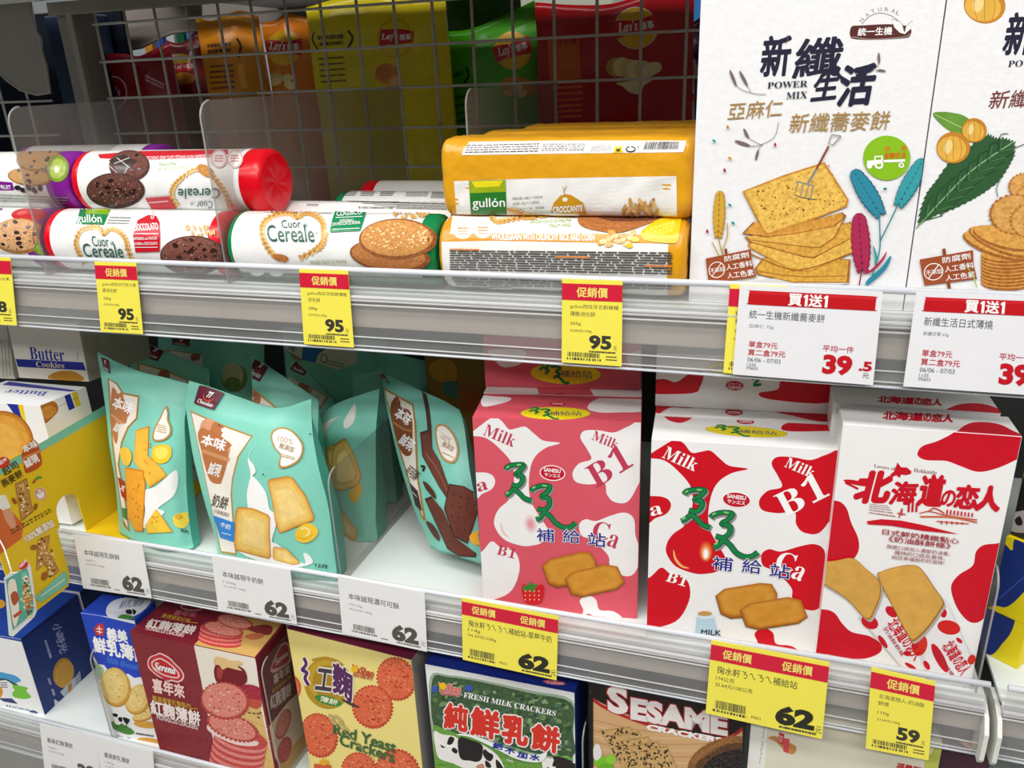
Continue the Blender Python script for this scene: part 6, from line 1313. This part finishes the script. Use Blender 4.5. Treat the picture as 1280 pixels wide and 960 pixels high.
chip('orange chip bag with a red logo band and pale chips', (326, 24), (392, 20), .52, 'd8780c', lambda A: (lays(A, 355, 60, 22, 22, 2), chips(A, 352, 102, 12, 7, 4)), 4)
chip('yellow chip bag with a laurel stamp and a red logo', (381, 4), (556, -10), .492, 'e0cc14', lambda A: (A.poly('c8141e', '476,37 500,36 517,39 517,53 500,55 474,57'), A.text('ffffff', "Lay's", 477, 52, 498, 50, 10, .01, font=SCRIPT), A.text('ffffff', '樂事', 500, 51, 514, 50, 8, .02), A.ring('e0962c', 494, 48, 22, 24, 1.5), A.lines('4a3008', '397,43 431,41 429,57 399,59', 2, 6, .6, .3), A.line('4a3008', '435,38 441,48 434,62', 3), A.line('4a3008', '393,40 391,50 398,62', 2), A.lines('6a5010', '398,70 430,68 434,104 402,106', 5, 5, .3), A.ell('d88a3c', 484, 92, 15, 13), A.ell('e8b46a', 496, 104, 10, 9), A.ell('c87430', 480, 90, 10, 9)), 5)
chip('dark green chip bag standing behind the bright green one', (552, -10), (650, -14), .655, '2f6a1a', None, 6)
chip('bright green chip bag leaning over, round yellow logo tilted', (507, 56), (668, 6), .545, '4aa81c', lambda A: (lays(A, 641, 63, 23, 24, -14), A.lines('1c4a0c', '556,94 578,86 580,94 558,103', 1, 6, .6, .4), A.line('1c4a0c', '583,84 586,95 580,104', 3), A.lines('2a6a14', '566,118 596,112 600,160 572,166', 5, 4, .3), A.ell('c8842c', 650, 108, 24, 12, 10), chips(A, 644, 112, 10, 5, 2)), 7, bl=(566, 250), br=(694, 240))
chip('red chip bag with a round logo and a fan of potato slices', (669, 9), (868, -12), .51, 'b00c1a', lambda A: (A.poly('c85a14', '684,46 724,44 726,98 688,102'), A.lines('8a1c10', '690,48 722,46 722,56 690,57', 1, 6, .7, .3), A.lines('d87030', '690,106 728,104 728,148 694,150', 6, 4, .4), lays(A, 795, 35, 27, 26, -6, 'e8d0d0'), [A.ell(c, x, y, 12, 12) for c, x, y in (('c89a4a', 770, 84), ('e8d8a0', 778, 84), ('d8bc78', 786, 86), ('e8dca8', 795, 87), ('dcc484', 804, 88))], A.blob('e8d8a0', '800,88 815,78 826,80 824,90 800,100', 3), A.blob('ecdca4', '770,104 785,102 810,98 824,96 806,106 800,117 788,116 778,108', 3)), 8)
chip('dark purple chip bag half hidden by the tall white box', (838, 34), (900, 18), .565, '38143c', lambda A: (A.blob('c8c0d0', '861,84 868,74 874,84 868,100', 3), A.ell('c83a2c', 864, 88, 4, 7), A.poly('d8d8e0', '858,98 868,96 868,150 860,150'), A.ell('b83040', 866, 122, 3, 5), A.line('6a5a8a', '870,76 880,100', 2), A.line('7a3050', '846,72 842,92', 2)), 9)
# bright packages of the far aisle, seen in the gaps
GF = 'bright packages on the far aisle shelf'
r = thing('far_shelf', 'shelf of the far aisle carrying small bright packages', 'shelf', (-1, 1.9, 1.0)); p = Part('shelf_board'); p.box((-4.5, 1.75, 1.3), (1.5, 2.1, 1.33), m('d8d8d4', 'm'), .003); p.build(r); p = Part('back_panel'); p.box((-4.5, 2.1, 0), (1.5, 2.13, 2.2), m('c8d0d8', 'm'), .003); p.build(r); p = Part('base_plinth'); p.box((-4.5, 1.75, 0), (1.5, 2.1, .12), m('8a8a88', 'm'), .003); p.build(r)
for i, (px, c, lb, w, h) in enumerate(((184, 'f0a030', 'small orange package in the bright gap behind the mesh', .03, .36), (198, '3a6ae0', 'small blue package in the bright gap behind the mesh', .03, .4), (213, 'e8eef4', 'small white package in the bright gap behind the mesh', .03, .38), (226, '1f6a4a', 'small green package in the bright gap behind the mesh', .028, .42), (238, '5a8af0', 'pale blue package at the right end of the bright gap', .024, .40), (248, 'f0c040', 'yellow package at the right end of the bright gap', .022, .38), (700, 'e8ecd8', 'pale package glimpsed above the red chip bag', .3, .62), (852, 'f4f4f0', 'white package glimpsed beside the tall white box', .025, .62), (872, '2a90e0', 'sky blue package glimpsed beside the tall white box', .05, .62))):
    a = at(px, 50, 1.8); b = Box('far_package', lb, 'package', None, None, 0, 0, .12, c, GF, O=(a.x - w / 2, 1.8, 1.3305), w=w, h=h); F = b.front(); q = F.corners
    A = Art(F, F.face, (0, 0, 1)); bl, br, tr, tl = F.face.clip; A.poly('f4f4f4', [(bl[0], (bl[1] + tl[1]) / 2 - 4), (br[0], (br[1] + tr[1]) / 2 - 8), (br[0], (br[1] + tr[1]) / 2), (bl[0], (bl[1] + tl[1]) / 2 + 4)]); b.done()
# ------------------------------------------------------------------ price tags in the rails
YT = -.0042
def ptag(label, tl, tr, br, bl, art, col='fbee58', group='yellow price tags', y=YT):
    root = thing('price_tag', label, 'price tag', at((tl[0] + bl[0]) / 2 * .5 + (tr[0] + br[0]) / 4, (tl[1] + br[1]) / 2, y), group)
    c = [at(*bl, y), at(*br, y), at(*tr, y), at(*tl, y)]
    n = 10; p = Part('card'); vs = []
    for i in range(n + 1):
        t = i / n
        for a, b in ((c[3], c[0]), (c[2], c[1])): vs.append(a.lerp(b, t))
    k = len(vs); vs += [q + V((0, .0005, 0)) for q in vs]
    fs = [[2 * i, 2 * i + 2, 2 * i + 3, 2 * i + 1] for i in range(n)] + [[k + 2 * i, k + 2 * i + 1, k + 2 * i + 3, k + 2 * i + 2] for i in range(n)] + [[2 * i, k + 2 * i, k + 2 * i + 2, 2 * i + 2] for i in range(n)] + [[2 * i + 1, 2 * i + 3, k + 2 * i + 3, k + 2 * i + 1] for i in range(n)] + [[0, 1, k + 1, k], [2 * n, k + 2 * n, k + 2 * n + 1, 2 * n + 1]]
    p.add(vs, fs, m(col, 'p'))
    H = homog([(0, 0), (100, 0), (100, 100), (0, 100)], [tl, tr, br, bl])
    pl = Plane(V((0, y, 0)), V((0, -1, 0)), [bl, br, tr, tl])
    A = Art(p, pl, kind='p'); A.fmap = H
    bar = Part('red_band'); B = Art(bar, pl, kind='p'); B.fmap = H; B.lift = .0003
    art(A, B); p.build(root)
    if bar.f: bar.build(root)
    return root
INK = '4a4a3c'
def small(lines, price, code='', band='促銷價', ts=1.0):
    def f(A, B):
        B.quad('d81c3c', 0, 5, 100, 24.5); B.text('f8ee7a', band, 25, 20.5, 76, 20.5, 11.5, .02)
        y = 35
        for i, l in enumerate(lines[:2]): A.text(INK, l, 14, y + i * 8.5, min(94, 14 + 8.4 * sum(1 if ord(ch) > 255 else .55 for ch in l) * ts), y + i * 8.5, 5.6)
        A.text(INK, lines[2], 14, 55, 32, 55, 4.6).text(INK, lines[3], 14, 63, 50, 63, 3.8)
        A.text('3c3c34', price, 46, 82, 83, 82, 17, .045).text(INK, '元', 86, 82, 92, 82, 5.5)
        A.lines(INK, '46,83.5 90,83.5 90,86 46,86', 1, 3, .8, .1).bars(INK, '10,86.5 64,86.5 64,92 10,92', 26).lines(INK, '9,92.5 66,92.5 66,96.5 9,96.5', 1, 8, .7, .3).lines(INK, '74,88 92,88 92,95 74,95', 2, 5, .4, .1)
    return f
ptag('cut-off yellow price tag at the far left of the upper rail', (-46, 320), (12.8, 322), (21, 407), (-38, 403.5), small(['gullon西班牙綜合水果', '脆消化餅', '280g', '35.36元/100g'], '98'))
ptag('yellow price tag under the red biscuit rolls', (118, 327), (170, 328.6), (178.8, 417.8), (126, 414.6), small(['gullon西班牙巧克力薄', '脆消化餅', '280g', '33.93元/100g'], '95'))
ptag('yellow price tag under the green biscuit roll', (373.8, 336.2), (435, 338.4), (442.5, 434.5), (380, 430), small(['gullon西班牙經典薄脆', '消化餅', '280g', '33.93元/100g'], '95'))
ptag('yellow price tag under the gold biscuit packs', (702.6, 348.6), (778.3, 351), (777, 458), (702, 453), small(['gullon西班牙五穀雜糧', '薄脆消化餅', '265g', '35.85元/100g'], '95'))
ptag('yellow price tag mostly covered by the white offer card', (912.5, 355), (985, 358), (975, 472), (904, 466), small(['統一生機新纖', '蕎麥餅', '75g', '105.33元/100g'], '79'), y=YT + .0012)
def offer(lines, cut=False):
    def f(A, B):
        B.blob('c8101c', [(7.5, 5.5), (9, 5), (50, 5), (93, 5), (96, 6.5), (96, 12), (96, 19), (94, 20.5), (50, 20.5), (9, 20.5), (7, 19), (7, 12)], 2).quad('d8242c', 7.5, 6, 95.5, 8.5); [B.text('ffffff', ch, x0, 19.2, x1, 19.2, 12.6, .03) for ch, x0, x1 in (('買', 36, 45.2), ('送', 50.4, 59.4))]; [B.poly('ffffff', [(x, 8.6), (x + 1.5, 6.8), (x + 3, 6.8), (x + 3, 19.4), (x + 1.1, 19.4), (x + 1.1, 9.8), (x, 10.6)]) for x in (46.4, 60.4)]; A
        A.text('5a5a60', lines[0], 8.5, 36, 8.5 + 6 * len(lines[0]), 36.5, 9.5, .004).text('8a8a90', lines[1], 9, 47, 27, 47, 5)
        A.text('c8283a', '單盒79元', 10, 68, 31, 68, 7, .012).text('c8283a', '買二盒79元', 10, 77, 37, 77, 7, .012).text('6a6a70', '06/06 - 07/03', 10, 84, 34, 84, 4.6).text('7a7a80', lines[2], 10, 89, 16.5, 89, 3.4).text('7a7a80', 'P0603', 10, 93, 18, 93, 3.4)
        A.text('c8284a', '平均一件', 63, 67, 84.5, 67, 7, .006).text('c81020', '39', 64, 92, 84.5, 92, 22, .05).text('c81020', '.5', 89, 85.5, 98, 85.5, 10.5, .04).text('5a5a60', '元', 92, 93, 96.5, 93, 5.5)
    return f
ptag('white offer card with red band under the box with square crackers', (925, 356.5), (1103.5, 364.8), (1091.3, 481.5), (915.8, 468), offer(['統一生機新纖蕎麥餅', '亞麻仁 75g', '1220']), 'f0f0f4', 'white offer cards', YT - .0008)
ptag('white offer card cut by the right frame edge, under the hazelnut cracker box', (1145.4, 365), (1325, 372), (1316, 496), (1129, 483), offer(['新纖生活日式薄燒', '新纖甘栗 65g', '1135']), 'f0f0f4', 'white offer cards', YT - .0008)
def white(l, a, b, price='62'):
    def f(A, B):
        A.text('5a5650', l, 11, 36, 11 + 7.4 * len(l), 37, 10.5, .006).text('8a8680', a, 11, 47, 27, 47.5, 4.2).text('8a8680', b, 11, 55, 38, 55.5, 4.2)
        A.bars('6a665e', '14,78 40,78 40,88 14,88', 26).lines('6a665e', '12,89 42,89 42,93 12,93', 1, 3, .8, .3).lines('8a8680', '47,92 55,92 55,95 47,95', 1, 4, .7)
        A.text('55544c', price, 60, 92, 91, 92, 29, .06).text('8a8680', '元', 93, 92, 98.5, 92, 9).lines('6a665e', '65,93 93,93 93,96 65,96', 1, 5, .8, .1)
    return f
GWT = 'white price tags'
ptag('white price tag under the cheese pouch, beside the tray flag', (91.6, 668), (177.5, 680), (189.6, 748), (104, 735.3), white('本味誠現乳酥餅', '136g(8片入)', '45.59元/100g'), 'f0f0f0', GWT)
ptag('white price tag under the front milk pouch', (264, 694), (362.7, 712.5), (371.3, 780.6), (272.9, 763), white('本味誠現牛奶餅', '120g', '51.67元/100g'), 'f0f0f0', GWT)
ptag('white price tag under the empty shelf spot left of the pink boxes', (422, 720), (530.7, 740.8), (533.8, 814.8), (428, 792), white('本味誠現濃可可酥', '122.5g', '50.62元/100g'), 'f0f0f0', GWT)
def wide(l, a, b):
    def f(A, B):
        B.quad('d81c3c', 0, 5.5, 100, 26); B.text('f8ee7a', '促銷價', 11, 21.5, 36, 21.5, 12, .02).text('f8ee7a', '促銷價', 62, 21.5, 87, 21.5, 12, .02)
        A.text(INK, l, 7, 43, min(94, 7 + 6.9 * len(l)), 43, 10.5, .004).text(INK, a, 6.5, 52, 6.5 + 3.3 * len(a), 52, 6).text(INK, b, 6.5, 60.5, 8 + 2.6 * len(b), 60.5, 6)
        A.bars(INK, '8,79 35,79 35,90 8,90', 30).lines(INK, '6,91 36,91 36,95 6,95', 1, 6, .8, .3).text(INK, 'P0521', 40, 93, 48, 93, 3.5)
        A.text('2c2c22', '62', 60, 93, 93, 92, 26, .06).text(INK, '元', 94, 94, 99, 93.5, 9).lines(INK, '64,94 95,93.5 95,97 64,97.5', 1, 9, .8, .1)
    return f
ptag('wide yellow price tag under the pink box', (577, 747), (698, 770.3), (695.6, 850.5), (578.4, 824.5), wide('掬水軒ㄋㄟㄋㄟ補給站-草莓牛奶', '114g', '54.39元/100g'))
ptag('wide yellow price tag under the white box with red milk splashes', (889.4, 800), (1037, 828), (1027.4, 924), (882, 891.5), wide('掬水軒ㄋㄟㄋㄟ補給站', '174公克', '35.64元/100公克'))
ptag('narrow yellow price tag nearest the right end of the middle rail', (1089.4, 834), (1169.3, 852.3), (1160.6, 950.6), (1082, 935.5), small(['北海道戀人-奶油酥', '餅條', '110g', '53.64元/100g'], '59'))
ptag('white price tag at the left of the lowest rail', (49.2, 903.8), (120.5, 920.6), (128, 984), (56, 966), white('義美紅麴薄餅', '120g(8片)', '31.67元/100g', '38'), 'f2f2f2', GWT)
ptag('white price tag under the maroon box, second of the lowest rail', (120.8, 920.7), (191, 939.5), (196, 1004), (127, 986), white('義美鮮乳薄餅', '120g', '31.67元/100g', '38'), 'f2f2f2', GWT)
bpy.data.objects.remove(TXO)
